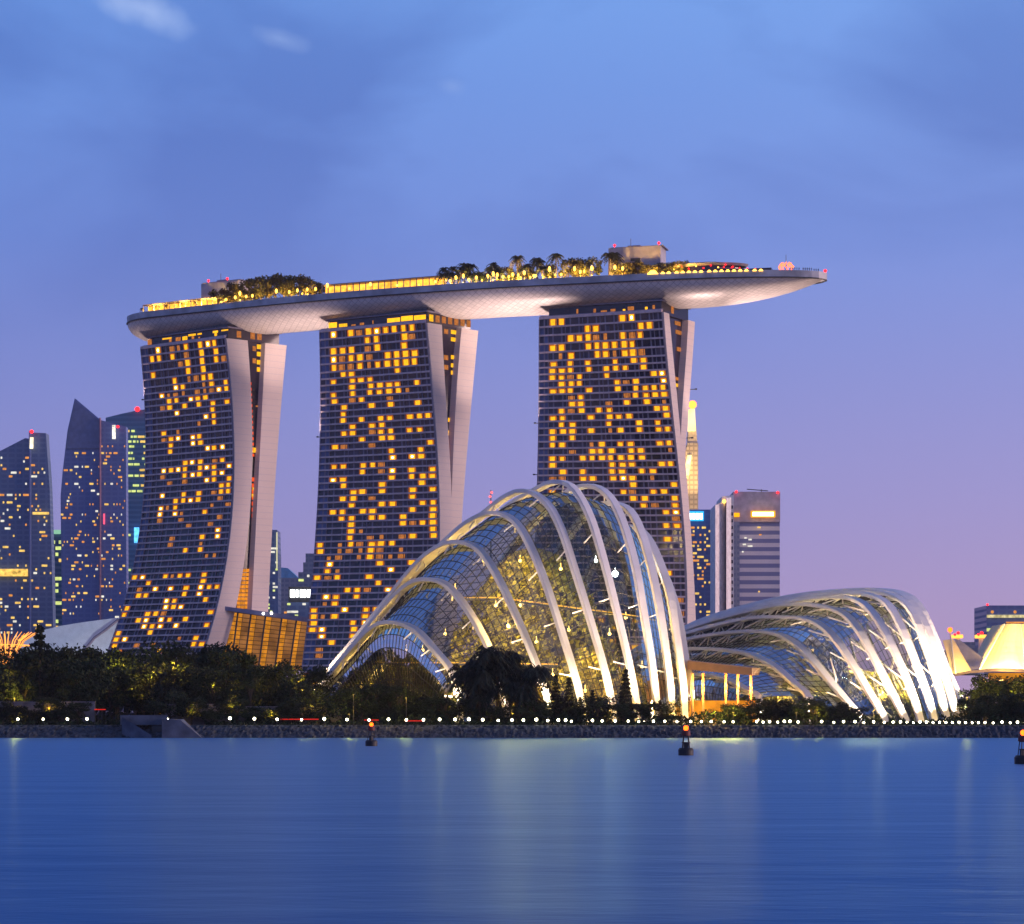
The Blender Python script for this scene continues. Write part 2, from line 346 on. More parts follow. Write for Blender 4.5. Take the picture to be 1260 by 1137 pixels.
    for r in range(len(zl) - 1):
        zt, zb = zl[r], zl[r + 1] + 0.8
        row = rows[r] if r < len(rows) else None
        for c in range(nc):
            s0, s1 = c / nc, (c + 1) / nc
            mi = 2 if c == 0 else random.choice((0, 0, 0, 1, 0))
            sm = s0 + (s1 - s0) * 0.46
            for a, b in ((s0, sm), (sm + .012 / 1, s1)):
                gl.poly([Fp(a, zb, 0), Fp(b, zb, 0), Fp(b, zt, 0), Fp(a, zt, 0)], mi if random.random() < .8 else 0)
            gl.poly([Fp(sm, zb, 0.02), Fp(sm + .012, zb, 0.02), Fp(sm + .012, zt, 0.02), Fp(sm, zt, 0.02)], 3)
            ch = row[c] if row else ('Y' if random.random() < .12 else '.')
            if ch in litmat:
                wfr = {'Y': random.choice((.44, .50, .40, .54)), 'W': .52, 'O': .38, 'o': .3}[ch]; a = s0 + (s1 - s0) * random.choice((.18, .3, .24)); b = a + (s1 - s0) * wfr
                z0 = zb + 0.1; z1 = zt - random.choice((.15, .3, .55))
                lit_cells.append((ch, [Fp(a, z0, .24), Fp(b, z0, .24), Fp(b, z1, .24), Fp(a, z1, .24)]))
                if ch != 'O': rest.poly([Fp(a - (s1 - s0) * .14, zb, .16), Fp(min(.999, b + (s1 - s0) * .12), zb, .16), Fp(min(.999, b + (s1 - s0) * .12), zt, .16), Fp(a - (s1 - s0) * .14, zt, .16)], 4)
                if random.random() < .7:       # dim room spill painted as glowing strips beside the window
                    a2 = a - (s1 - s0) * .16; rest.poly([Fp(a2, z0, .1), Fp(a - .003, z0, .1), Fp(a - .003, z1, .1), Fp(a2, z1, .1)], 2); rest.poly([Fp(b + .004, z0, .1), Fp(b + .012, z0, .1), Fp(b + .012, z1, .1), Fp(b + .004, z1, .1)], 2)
        for c in range(0, nc + 1):
            s = c / nc; wd_s = (0.30 if c % 2 else 0.5) / LEN / 2
            off = .6 if c % 2 == 1 else .16
            z0, z1 = zl[r + 1] - .05, zl[r] + .05
            if c % 2 == 1 or c == 0 or c == nc:
                dvs.setdefault(c, MB()).hexa([Fp(s - wd_s, z0, -.2), Fp(s - wd_s, z0, .6), Fp(s + wd_s, z0, .6), Fp(s + wd_s, z0, -.2)], [Fp(s - wd_s, z1, -.2), Fp(s - wd_s, z1, .6), Fp(s + wd_s, z1, .6), Fp(s + wd_s, z1, -.2)])
    for i, (ch, q) in enumerate(lit_cells):
        if i < 96:
            m = MB(); m.poly(q); m.build('lit_window', (EY, EW, EO)[litmat[ch]], root)
        else: rest.poly(q, litmat[ch])
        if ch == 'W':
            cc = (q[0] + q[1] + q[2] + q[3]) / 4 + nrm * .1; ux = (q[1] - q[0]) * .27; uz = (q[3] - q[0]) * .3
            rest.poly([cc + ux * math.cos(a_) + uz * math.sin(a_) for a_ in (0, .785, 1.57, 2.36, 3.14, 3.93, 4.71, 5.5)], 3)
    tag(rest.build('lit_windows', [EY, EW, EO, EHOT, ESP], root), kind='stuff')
    tag(gl.build('room_glazing', [GL1, GL2, GL3, GRIDD], root), kind='stuff')
    sl.build('balcony_edges', GRID, root)
    for c in dvs: dvs[c].build('balcony_divider', GRIDD, root)
    # recessed crown between the roof and the hull
    mb = MB(); o1 = 2.5
    T = lambda s, t, z: A + u * s + wd * ((fA(ZT) + (fC(ZT) - 0) * 0) * (1 - s) + fB(ZT) * s + t) + Vector((0, 0, z))
    dep = fC(ZT) - fB(ZT)
    mb.hexa([T(.05, 3, ZT), T(.97, 3, ZT), T(.97, dep - 3, ZT), T(.05, dep - 3, ZT)], [T(.05, 3, ZT + 7.5), T(.97, 3, ZT + 7.5), T(.97, dep - 3, ZT + 7.5), T(.05, dep - 3, ZT + 7.5)])
    mb.build('crown_storey', GL1, root)
    mb = MB(); mb.hexa([T(.03, 2, ZT + 5.6), T(.985, 2, ZT + 5.6), T(.985, dep - 2, ZT + 5.6), T(.03, dep - 2, ZT + 5.6)], [T(.03, 2, ZT + 6.2), T(.985, 2, ZT + 6.2), T(.985, dep - 2, ZT + 6.2), T(.03, dep - 2, ZT + 6.2)])
    mb.build('crown_canopy', GRIDD, root)
    rb = MB(); rb.hexa([T(0, 0.8, ZT + .8), T(.012, 0.8, ZT + .8), T(1, .8, ZT + .8), T(1, 1.0, ZT + .8)], [T(0, 0.8, ZT + 1.9), T(.012, .8, ZT + 1.9), T(1, .8, ZT + 1.9), T(1, 1.0, ZT + 1.9)])
    rb.build('roof_railing', GRIDD, root)
    for (s0, s1, za, zb_, m) in crown_lit:
        q = MB(); q.poly([T(s0, 2.7, ZT + za), T(s1, 2.7, ZT + za), T(s1, 2.7, ZT + zb_), T(s0, 2.7, ZT + zb_)]); q.build('crown_window', m, root)
    for t0 in np.arange(4, dep - 5, 4.0):               # crown glazing on the end side
        if random.random() < (.9 if 'middle' in label else .3):
            q = MB(); e = uh * .15; q.poly([T(.97, t0, ZT + 1.4) + e, T(.97, t0 + 2.6, ZT + 1.4) + e, T(.97, t0 + 2.6, ZT + 4.6) + e, T(.97, t0, ZT + 4.6) + e]); q.build('crown_window', random.choice((EY, EO, EO)) if label.find('right') < 0 else EO, root)
    anchors.append((lambda z: A + wd * (fA(z) + 1.5) - uh * 1.0 + Vector((0, 0, z)), lambda z: B + wd * (fC2(z) + .9) + Vector((0, 0, z)), lambda z: B + wd * (fP(z) - 3) + uh * 1.6 + Vector((0, 0, z))))
    return T
anchors = []
def tb(ox, oy, sc, pts): return [(ox + x / sc, oy + y / sc) for x, y in pts]
t1 = [tb(140, 380, 2.583, p) for p in (
    [(88, 122), (98, 300), (104, 450), (98, 600), (88, 700), (72, 790), (40, 900), (15, 1000), (0, 1050)],
    [(355, 95), (368, 220), (378, 400), (382, 500), (375, 650), (362, 780), (345, 860), (320, 960), (295, 1065)],
    [(422, 102), (432, 300), (436, 500), (432, 620), (415, 780), (400, 860), (380, 960), (352, 1075)],
    [(482, 98), (472, 300), (463, 500), (455, 620), (447, 780), (442, 900), (438, 955)],
    [(550, 108), (538, 250), (524, 400), (512, 560), (503, 700), (497, 850), (490, 965)])]
t2 = [tb(370, 370, 2.525, p) for p in (
    [(60, 92), (64, 300), (60, 500), (52, 680), (42, 820), (28, 960), (10, 1110)],
    [(388, 72), (405, 220), (418, 420), (424, 560), (428, 700), (430, 760), (425, 860), (412, 980), (395, 1100)],
    [(435, 80), (440, 250), (455, 420), (463, 560), (467, 680), (466, 760), (462, 860), (452, 980), (438, 1100)],
    [(500, 82), (487, 250), (475, 440), (470, 600), (467, 690), (464, 800)],
    [(552, 92), (540, 220), (522, 400), (511, 560), (500, 690), (490, 850), (485, 1000)])]
t3 = [tb(640, 340, 2.583, p) for p in (
    [(62, 130), (62, 300), (60, 500), (56, 650), (52, 800), (44, 950), (30, 1137)],
    [(452, 118), (465, 300), (480, 420), (495, 560), (508, 700), (520, 850), (525, 1000), (527, 1100)],
    [(468, 118), (484, 300), (500, 450), (510, 560), (522, 700), (533, 850), (542, 1000), (546, 1100)],
    [(535, 130), (525, 300), (515, 420), (510, 520), (510, 600), (512, 700)],
    [(556, 130), (546, 300), (535, 420), (528, 520), (523, 600), (520, 700), (518, 800)])]
r1 = """..W.OOY.YWY.
.YY.Y.O.Y.Y.
.....OY.Y.YO
.Y....Y.Y...
....Y.OOYY..
....WY..OY.Y
..WOOO.OOOWY
...YY.WYY...
..OY.Y.Y.Y.Y
....W....Y..
........WY..
.......O.Y..
..Y.O.......
..OYW.WY....
...Y..WY....
...Y....WYW.
............
.....YWY.OY.
..WYWY.YWY.W
..O..YWY.YW.
...O.O..WY.Y
..........YY
..W..Y.Y.OYY
....YYWY..O.
..WOY....O.O
..W.WO..Y...
..O..O....O.
......O..O..
..........W.
....O...Y.W.
....O...O...
......Y.Y...
.........OO.
............
............
YW..YOYY.Y..
..Y......Y..
.O.W.W.Y.WYY
.YY....Y.W..
.....WY...Y.
Y....WYW....
Y..YYO.....Y
..YW.WY.Y...
...WYW.W...Y
Y...Y.......
YW......O.Y.
Y..O.O....YY
.Y....Y.....
YY.......Y..
.........YY.
.Y..........""".split()
r2 = """.W.YOYWYYYY.
.....YY..YO.
.YYY.OY..Y..
.WOYYO.YYYY.
.YOOYOYYYYY.
..YY....Y...
.Y.YYY......
...Y.YYYY.Y.
.Y.Y.YYYYO..
.Y.OY..O....
..Y..Y.Y..Y.
..Y.........
..Y.Y.YY.YYY
...Y.YY.....
..YY.OYY.YY.
....Y.YY....
.YO..O.....Y
.......Y..Y.
.......W.WY.
.YY.YYO.....
....Y.OW.Y.Y
.WY....Y.YYY
..Y...Y...Y.
...YY.Y..Y.Y
..YY.O...Y..
...Y..YY..YY
.YY.YY...Y.Y
..YY.YY.Y..Y
...Y....YOYY
...YO......Y
...Y.OO.OY.Y
Y.OYOYYY....
Y.OOOYO.O...
.OO.OYOOO...
.W....Y..YY.
.YO....W....
YOY..Y...W..
......Y.Y...
...YYO.WY...
.WY.Y.......
.OY.........
Y..W.YY.....
YOY..Y......
Y...YW......
YW..Y.......
.W..Y.......
..Y.........
.O..........
.O..........""".split()
r3 = """.YY......YW...
.....YY....YY.
...YYYOO.YOY..
.YY..YYYYYY...
..OY..YYOYYO..
.Y.Y.Y..Y.YY..
.YYY.Y.YYY.Y..
.YYOY..Y....YW
..YYY...YOY..W
.YYY.Y..Y.YYYY
...OY....OYYYY
...YY..O.Y.Y.O
..YOY.YY....YY
.YY..Y.YYY...Y
..YY...Y..Y.Y.
.YYY.Y.OY.Y.YY
.Y.Y..........
.YY..OY.YY..YY
...O.YYY.YY..O
.YY.YYYYYYY...
.Y.....YYY..YY
..Y.Y..YY.YY..
.OO.YY.YWY.O..
.........Y...Y
.Y......YO.YY.
.........YY..Y
..........YO.Y
............YW
.............O
............YY
..............
..........Y.Y.
..............
..............
..............
..............
............Y.
..............
..............
..............
.............O
..............
.............O""".split()
def strip(pts, x0, y0, x1, y1, n, wpx, hpx, m):
    for i in range(n):
        t = i / (n - 1); pts.append((x0 + (x1 - x0) * t, y0 + (y1 - y0) * t, wpx, hpx, m))
e1 = [(321, y, 9, 5.5, EY) for y in (427, 436, 446, 455)] + [(313, 429, 4, 6, EO), (313, 444, 4, 6, EO), (318, 500, 6, 2, EO), (314, 554, 11, 6, EY), (319, 522, 5, 3, EO), (314, 602, 6, 4, EY), (313, 610, 6, 4, EY)]
strip(e1, 308, 472, 311.5, 560, 14, 2.6, 3.5, ER); strip(e1, 311.5, 590, 311.5, 672, 12, 3, 5, ER)
for yy in range(702, 752, 5):
    for xx in (295, 300, 305): e1.append((xx - (yy - 702) * .03, yy, 4.3, 4.0, EO2))
e2 = [(560, y, 10, 5, EY) for y in (409, 418, 440, 450, 459)] + [(549, 408, 5, 6, EO), (549, 440, 5, 6, EO), (549, 452, 5, 6, EO), (556, 517, 9, 5, EY), (555, 533, 9, 6, EY), (555, 574, 5, 6, EY), (553, 570, 3, 4, EO)]
strip(e2, 546, 462, 553, 625, 22, 2.2, 4, ER)
e3 = [(834, 398, 8, 5, EO), (835, 409, 8, 5, EO), (836, 430, 7, 5, EO), (833, 466, 7, 4, EO), (833, 474, 6, 4, EY), (836, 490, 7, 5, EY), (835, 514, 4, 5, EY), (836, 522, 5, 5, EY)]
def cw(*a): return [(s0, s1, z0, z1, m) for s0, s1, z0, z1, m in a]
c1 = cw((.02, .07, .8, 5, EO), (.20, .31, 3.9, 4.7, EY), (.28, .31, 1.2, 3.9, EO), (.36, .42, 1.2, 4.2, EO), (.44, .50, 1.2, 4.2, EY), (.51, .60, 3.9, 4.9, EY), (.55, .58, 1.2, 3.8, EO), (.62, .67, 4.0, 4.8, EY), (.63, .65, 1.2, 3.0, EO), (.80, .86, 3.9, 4.9, EW), (.82, .85, 1.2, 3.8, EY), (.90, .98, 4.2, 4.9, EY))
c2 = cw((.04, .12, 1.0, 4.8, EW), (.14, .22, 1.0, 3.8, EY), (.26, .30, 1.2, 3, EO), (.34, .38, 1.2, 3.4, EO), (.46, .47, 1, 4, EO), (.60, .72, 1.2, 4.2, EW), (.73, .84, 2.0, 4.6, EW), (.85, .96, 1.4, 4.4, EW))
c3 = cw((.20, .235, 1.2, 2.2, EO), (.28, .295, 1.2, 4.4, EO), (.42, .44, 1.2, 4, EO), (.48, .53, 1.2, 3, EO), (.66, .68, 1.2, 3.0, EW), (.70, .75, 1.2, 4, EO), (.84, .86, 1.6, 3.4, EW), (.90, .92, 1, 4, EO), (.56, .60, 1.4, 3.4, EO))
TA = tower('leftmost hotel tower, strongly flared base, with lit orange slot between its two wings', (-186, 1225), (-140, 1189), (28, 23), t1, r1, c1, e1)
TB = tower('middle hotel tower, standing between the other two, its base behind the large glass dome', (-92, 1172), (-40, 1143), (24, 23), t2, r2, c2, e2)
TC = tower('rightmost hotel tower, with the densest lit windows, rising behind the peak of large dome', (12.9, 1134), (68.7, 1113), (15, 24), t3, r3, c3, e3)

# ---------------------------------------------------------------- sky terrace (boat-shaped roof deck)
CTRL = [(-193, 1245), (-149, 1218), (-102, 1192), (-54, 1169), (-3, 1150), (49, 1135), (97, 1122), (143.5, 1111)]
def catmull(ctrl, n):
    pts = [Vector((*p, 0)) if len(p) == 2 else Vector(p) for p in ctrl]; pts = [pts[0] * 2 - pts[1]] + pts + [pts[-1] * 2 - pts[-2]]; o = []
    for i in range(1, len(pts) - 2):
        for j in range(n):
            t = j / n; a, b, c, d = pts[i - 1:i + 3]
            o.append(0.5 * ((2 * b) + (c - a) * t + (2 * a - 5 * b + 4 * c - d) * t * t + (3 * b - a - 3 * c + d) * t ** 3))
    o.append(pts[-2]); return o
deck = catmull(CTRL, 14); ND = len(deck)
cum = [0]
for a, b in zip(deck[:-1], deck[1:]): cum.append(cum[-1] + (b - a).length)
TL = cum[-1]
def dk(s):     # s in 0..1 -> centre, tangent, half width, hull depth
    d = s * TL; i = max(0, min(ND - 2, next((k for k in range(ND - 1) if cum[k + 1] >= d), ND - 2))); t = (d - cum[i]) / (cum[i + 1] - cum[i])
    c = deck[i].lerp(deck[i + 1], t); tg = (deck[min(i + 2, ND - 1)] - deck[max(i - 1, 0)]).normalized()
    # plan: rounded at the stern, long taper to the bow
    a = s * TL; b = (1 - s) * TL
    wl = math.sqrt(max(0, 1 - (1 - min(a / 26, 1)) ** 2)); wr = math.sqrt(max(0, 1 - (1 - min(b / 88, 1)) ** 2.2))
    hw = 18.5 * max(0.02, min(wl, wr)); dp = 12.6 * max(0.06, min(math.sqrt(max(0, 1 - (1 - min(a / 20, 1)) ** 2)) ** .9, (1 - (1 - min(b / 62, 1)) ** 2) ** .75 if b < 62 else 1))
    return c, tg, hw, dp
ZD = 207.0
def hull_mat():
    m = bpy.data.materials.new('hull_cladding'); m.use_nodes = True; nt = m.node_tree; b = nt.nodes['Principled BSDF']; b.inputs['Roughness'].default_value = 0.45; b.inputs['Metallic'].default_value = 0.15
    tcn = nt.nodes.new('ShaderNodeUVMap'); mpn = nt.nodes.new('ShaderNodeMapping'); mpn.inputs['Rotation'].default_value = (0, 0, R(45)); mpn.inputs['Scale'].default_value = (150, 150, 1); nt.links.new(tcn.outputs[0], mpn.inputs[0])
    br = nt.nodes.new('ShaderNodeTexBrick'); br.offset = 0; br.inputs['Scale'].default_value = 1; br.inputs['Mortar Size'].default_value = 0.05; br.inputs['Brick Width'].default_value = 1; br.inputs['Row Height'].default_value = 1
    br.inputs['Color1'].default_value = (0.72, 0.66, 0.66, 1); br.inputs['Color2'].default_value = (0.62, 0.57, 0.58, 1); br.inputs['Mortar'].default_value = (0.42, 0.38, 0.40, 1)
    nt.links.new(mpn.outputs[0], br.inputs['Vector']); nt.links.new(br.outputs[0], b.inputs['Base Color']); return m
HULL = hull_mat()
tr = empty('sky_terrace', dk(.5)[0] + Vector((0, 0, 195))); tag(tr, 'long boat-shaped roof terrace resting across the tops of three hotel towers', 'roof terrace')
NS = 120; NC = 18
v = []; f = []; uv = []
for i in range(NS + 1):
    s = i / NS; c, tg, hw, dp = dk(s); sd = Vector((tg.y, -tg.x, 0))
    for j in range(NC + 1):
        th = math.pi * j / NC; x = math.cos(th) * hw; z = ZD - 2.2 - math.sin(th) ** .8 * (dp - 2.2)
        v.append(tuple(c + sd * x + Vector((0, 0, z)))); uv.append((s * 1.0, j / NC * 0.13))
for i in range(NS):
    for j in range(NC):
        a = i * (NC + 1) + j; f.append((a, a + NC + 1, a + NC + 2, a + 1))
me = bpy.data.meshes.new('hull'); me.from_pydata(v, [], f); me.materials.append(HULL); ul = me.uv_layers.new()
for l in me.loops: ul.data[l.index].uv = uv[l.vertex_index]
me.polygons.foreach_set('use_smooth', [True] * len(f)); ho = bpy.data.objects.new('hull', me); col.objects.link(ho); ho.parent = tr; ho.matrix_parent_inverse = Matrix.Translation(-tr.location)
rim = MB(); dkm = MB(); lip = MB()
for i in range(NS):
    q = []
    for s in (i / NS, (i + 1) / NS):
        c, tg, hw, dp = dk(s); sd = Vector((tg.y, -tg.x, 0)); q.append((c, sd, hw))
    (c0, d0, h0), (c1_, d1, h1) = q
    for sg in (1, -1):
        e = lambda c, d, h, o, z: c + d * sg * (h + o) + Vector((0, 0, z))
        rim.hexa([e(c0, d0, h0, .25, ZD - 2.4), e(c0, d0, h0, -.6, ZD - 2.4), e(c1_, d1, h1, -.6, ZD - 2.4), e(c1_, d1, h1, .25, ZD - 2.4)],
                 [e(c0, d0, h0, .5, ZD + .6), e(c0, d0, h0, -.3, ZD + .6), e(c1_, d1, h1, -.3, ZD + .6), e(c1_, d1, h1, .5, ZD + .6)])
        lip.hexa([e(c0, d0, h0, .9, ZD - 2.9), e(c0, d0, h0, -.3, ZD - 2.9), e(c1_, d1, h1, -.3, ZD - 2.9), e(c1_, d1, h1, .9, ZD - 2.9)],
                 [e(c0, d0, h0, .9, ZD - 2.45), e(c0, d0, h0, -.3, ZD - 2.45), e(c1_, d1, h1, -.3, ZD - 2.45), e(c1_, d1, h1, .9, ZD - 2.45)])
    dkm.poly([c0 + d0 * h0 + Vector((0, 0, ZD)), c1_ + d1 * h1 + Vector((0, 0, ZD)), c1_ - d1 * h1 + Vector((0, 0, ZD)), c0 - d0 * h0 + Vector((0, 0, ZD))])
RIM = mat('terrace_parapet', (0.42, 0.44, 0.50), 0.5, noise=0.25, nscale=0.12)
rim.build('parapet', RIM, tr); lip.build('drip_edge', DARK, tr); dkm.build('terrace_deck', ASPH, tr)
# V-shaped props
for (s, off) in ((0.145, 0), (0.432, 0)):
    c, tg, hw, dp = dk(s); sd = Vector((tg.y, -tg.x, 0)); b = c + sd * 10.5 + Vector((0, 0, 189.5))
    m = MB(); m.tube([b, b - tg * 4.2 + Vector((0, 0, 9.5))], .85, 6); m.tube([b, b + tg * 4.2 + Vector((0, 0, 9.5))], .85, 6); m.build('v_prop', WHITE, tr)
def dpos(px, frac, z=0.0):   # point on the deck whose image column is px; frac -1 near edge .. 1 far edge
    best = None
    for i in range(401):
        s = i / 400; c, tg, hw, dp = dk(s); sd = Vector((tg.y, -tg.x, 0)); p = c - sd * hw * frac
        e = abs(CX + F * p.x / p.y - px)
        if best is None or e < best[0]: best = (e, p, tg, sd)
    return best[1] + Vector((0, 0, ZD + z)), best[2], best[3]
# near side is +sd (towards the camera) when sd.y < 0
def near(fr): return -fr if dk(.5)[1].x > 0 else fr
# ---------------------------------------------------------------- vegetation
def leafmat(name, c):
    m = bpy.data.materials.new(name); m.use_nodes = True; nt = m.node_tree; b = nt.nodes['Principled BSDF']; b.inputs['Roughness'].default_value = 0.7; b.inputs['Specular IOR Level'].default_value = .2
    gi = nt.nodes.new('ShaderNodeNewGeometry'); rr = ramp(nt, [(0, tuple(x * .5 for x in c)), (.5, c), (1, tuple(min(1, x * 1.7) for x in c))]); nt.links.new(gi.outputs['Random Per Island'], rr.inputs[0])
    oi = nt.nodes.new('ShaderNodeObjectInfo'); cc = MIX(nt, M_(nt, 'MULTIPLY', oi.outputs['Random'], .5), rr.outputs[0], (c[0] * 1.2, c[1] * .8, c[2] * .6)); nt.links.new(cc, b.inputs['Base Color']); return m
LEAFT = leafmat('terrace_leaf', (0.045, 0.05, 0.02)); LEAF = leafmat('leaf_green', (0.020, 0.036, 0.018)); LEAFD = leafmat('leaf_dark', (0.011, 0.021, 0.016)); BARK = mat('bark', (0.06, 0.045, 0.035), .9)
def leaf(mb, c, r, s):
    a = Vector((random.gauss(0, 1), random.gauss(0, 1), random.gauss(0, 1))).normalized(); b = a.orthogonal().normalized(); k = a.cross(b)
    l = s * random.uniform(.6, 1.3); wd_ = l * random.uniform(.45, .8)
    mb.poly([c - b * l, c + k * wd_, c + b * l, c - k * wd_])
def broadleaf(h, wdt, n, ls, name='shore_tree', lm=None, seed=0):
    random.seed(seed); t = empty(name); mb = MB(); tm = MB()
    tm.tube([(0, 0, 0), (wdt * .02, 0, h * .25), (wdt * .05, wdt * .02, h * .6)], [h * .022, h * .017, h * .008], 7)
    for k in range(11):
        zz = h * random.uniform(.3, .85); rr = wdt * .5 * math.sin(math.pi * min(1, (zz / h - .12) / .9)) ** .7 * random.uniform(.3, .85); an = random.uniform(0, 6.28)
        c = Vector((math.cos(an) * rr, math.sin(an) * rr, zz)); tm.tube([(wdt * .03, 0, zz * .5), c * .6 + Vector((0, 0, zz * .3)), c], [h * .009, h * .006, h * .002], 5, cap=False)
        cr = wdt * random.uniform(.15, .27)
        for i in range(n // 11):
            d = Vector((random.gauss(0, 1), random.gauss(0, 1), random.gauss(0, .75))); d = d.normalized() * cr * random.random() ** .4; leaf(mb, c + d, 0, ls)
    tm.build('trunk', BARK, t); mb.build('crown', lm or LEAF, t); return t
def conifer(h, wdt, n, ls, seed=0):
    random.seed(seed); t = empty('conifer_tree'); mb = MB(); tm = MB(); tm.tube([(0, 0, 0), (0, 0, h * .97)], [h * .018, h * .003], 6)
    lv = 13
    for k in range(lv):
        z = h * (.1 + .88 * k / lv); r = wdt * .5 * (1 - k / lv) ** .8 + .2
        for b_ in range(8):
            an = b_ * .785 + k * .5 + random.uniform(-.2, .2); rl = r * random.uniform(.7, 1.1)
            for i in range(n // (lv * 8)):
                q = random.random() ** .6; c = Vector((math.cos(an) * rl * q, math.sin(an) * rl * q, z - q * r * .25 + random.gauss(0, h * .012))) + Vector((random.gauss(0, .25), random.gauss(0, .25), 0)) * ls; leaf(mb, c, 0, ls)
    tm.build('trunk', BARK, t); mb.build('crown', LEAFD, t); return t
def palm(h, spread, seed=0, name='palm_tree', nf=20, lm=None, heads=1, ls=1.0):
    random.seed(seed); t = empty(name); tm = MB(); mb = MB()
    for hd in range(heads):
        top = Vector((random.uniform(-.35, .35) * spread * (heads > 1) , random.uniform(-.3, .3) * spread * (heads > 1), h * (1 if hd == 0 else random.uniform(.6, .95))))
        tm.tube([(0, 0, 0), top * .55 + Vector((0, 0, 0)) * .1, top], [h * .028, h * .02, h * .014], 6)
        for k in range(nf):
            an = k * 2.4; el_ = random.uniform(-.35, 1.2); L_ = spread * .5 * random.uniform(.7, 1.1); prev = top
            for j in range(1, 8):
                q = j / 7; drop = q * q * L_ * .75; p = top + Vector((math.cos(an) * math.cos(el_) * L_ * q, math.sin(an) * math.cos(el_) * L_ * q, math.sin(el_) * L_ * q - drop))
                d = (p - prev).normalized(); sdv = d.cross(Vector((0, 0, 1))).normalized() if abs(d.z) < .98 else Vector((1, 0, 0)); wl_ = L_ * .20 * (1 - .6 * q) * ls
                for sg in (-1, 1): mb.poly([prev, p, p + sdv * sg * wl_ - Vector((0, 0, wl_ * .7))])
                prev = p
    tm.build('trunk', BARK, t); mb.build('crown', lm or LEAFD, t); return t
def shrub(wd_, h, n, ls, seed=0):
    random.seed(seed); mb = MB()
    for i in range(n):
        an = random.uniform(0, 6.28); q = random.random() ** .5; z = h * random.random() * (1 - q * q * .6); leaf(mb, Vector((math.cos(an) * q * wd_ / 2, math.sin(an) * q * wd_ / 2, z)), 0, ls)
    return mb.build('shrub', LEAF)
tmpl = {'b': [broadleaf(20, 15, 3300, .42, seed=11), broadleaf(18, 17, 3300, .42, seed=12), broadleaf(21, 12, 2900, .40, seed=13), broadleaf(17, 14, 3300, .36, lm=LEAFD, seed=14)],
        'c': [conifer(20, 9, 2900, .38, seed=21), conifer(15, 5, 1700, .32, seed=22)],
        'p': [palm(15, 12, seed=31, heads=5, nf=34, ls=1.5), palm(14, 12, seed=32, nf=60, ls=1.5), palm(15, 11, seed=33, heads=6, nf=30, ls=1.5)]}
HT = {k: [max(v.co.z for v in [c for c in t.children if c.name.startswith('crown')][0].data.vertices) * .97 for t in ts] for k, ts in tmpl.items()}
used = set()
def zone(px):
    for lim, ph in ((30, 'at the left edge of the photo'), (140, 'in front of the white shell roof'), (275, 'below the left hotel tower'), (375, 'below the orange lit podium'), (430, 'beside the left foot of large dome'), (560, 'in front of the smallest dome arch'), (720, 'in front of the middle of large dome'), (840, 'in front of right half of large dome'), (940, 'beside the orange canopy'), (1100, 'in front of the long low dome'), (1200, 'by the right end of low dome'), (2000, 'at the right edge under the glowing tent')):
        if px < lim: return ph
plant_count = {}
def plant(kind, idx, px, ytop, D, name_label, grp):
    src = tmpl[kind][idx]; h = (CAMZ + (HORY - ytop) * D / F) - 3; sc = h / HT[kind][idx]; wsc = max(sc, .75) if kind == 'b' else sc
    loc = G(px, D); key = (kind, idx)
    if key not in used:
        o = src; used.add(key); o.location = loc; o.scale = (wsc, wsc, sc); o.rotation_euler = (0, 0, random.uniform(0, 6))
    else: o = copy_tree(src, loc, random.uniform(0, 6), (wsc, wsc, sc))
    key = (name_label, zone(px)); n = plant_count[key] = plant_count.get(key, 0) + 1
    plants.append((o, key, px, grp)); return o
plants = []
random.seed(5)
trees = [('c', 0, 49, 771, 640)]
def topy(px):
    xs = [-20, 10, 30, 70, 90, 120, 150, 185, 220, 260, 300, 340, 380, 400, 430, 470, 520, 560]; ys = [798, 795, 808, 795, 788, 786, 794, 786, 793, 790, 803, 802, 806, 846, 842, 838, 850, 856]
    return float(np.interp(px, xs, ys))
for px in range(-18, 400, 15): trees.append(('b', random.randrange(4), px + random.uniform(-4, 4), topy(px) + random.choice((-3, 0, 4, 9, 16)) + random.uniform(0, 4), random.uniform(655, 700)))
for px in range(-10, 420, 21): trees.append(('b', random.randrange(4), px + random.uniform(-6, 6), topy(px) + random.uniform(14, 34), random.uniform(628, 648)))
for px in range(405, 560, 18): trees.append(('b', random.randrange(4), px + random.uniform(-4, 4), topy(px) + random.uniform(0, 8), random.uniform(622, 636)))
for px in range(480, 830, 26): trees.append(('b', random.randrange(4), px + random.uniform(-5, 5), 860 + random.uniform(-6, 10), random.uniform(620, 630)))
trees += [('p', 0, 582, 798, 626), ('p', 1, 612, 806, 628), ('p', 2, 632, 803, 630), ('p', 1, 660, 820, 624), ('p', 0, 646, 835, 622), ('p', 2, 592, 832, 622),
          ('c', 1, 684, 832, 628), ('c', 1, 700, 835, 626), ('c', 1, 729, 850, 624), ('c', 0, 714, 858, 626), ('c', 1, 770, 825, 625), ('c', 0, 766, 850, 628), ('c', 1, 812, 862, 622), ('c', 1, 790, 866, 622)]
for px in range(925, 1050, 15): trees.append(('b', random.randrange(4), px, 858 + random.uniform(-4, 10), random.uniform(622, 634)))
trees += [('b', 1, 893, 866, 626), ('b', 0, 905, 868, 624)]
for px in range(1198, 1290, 13): trees.append(('b', random.randrange(4), px, (832 if px > 1205 else 845) + random.uniform(-3, 8), random.uniform(640, 690)))
for px in range(1202, 1290, 16): trees.append(('b', random.randrange(4), px, 856 + random.uniform(-4, 8), random.uniform(622, 632)))
trees += [('b', random.randrange(4), px_, y_, 621.5) for px_, y_ in ((4, 862), (36, 868), (61, 858), (95, 864), (70, 872), (210, 850), (236, 858), (262, 866), (292, 860), (318, 869), (356, 864), (372, 866), (334, 872))]
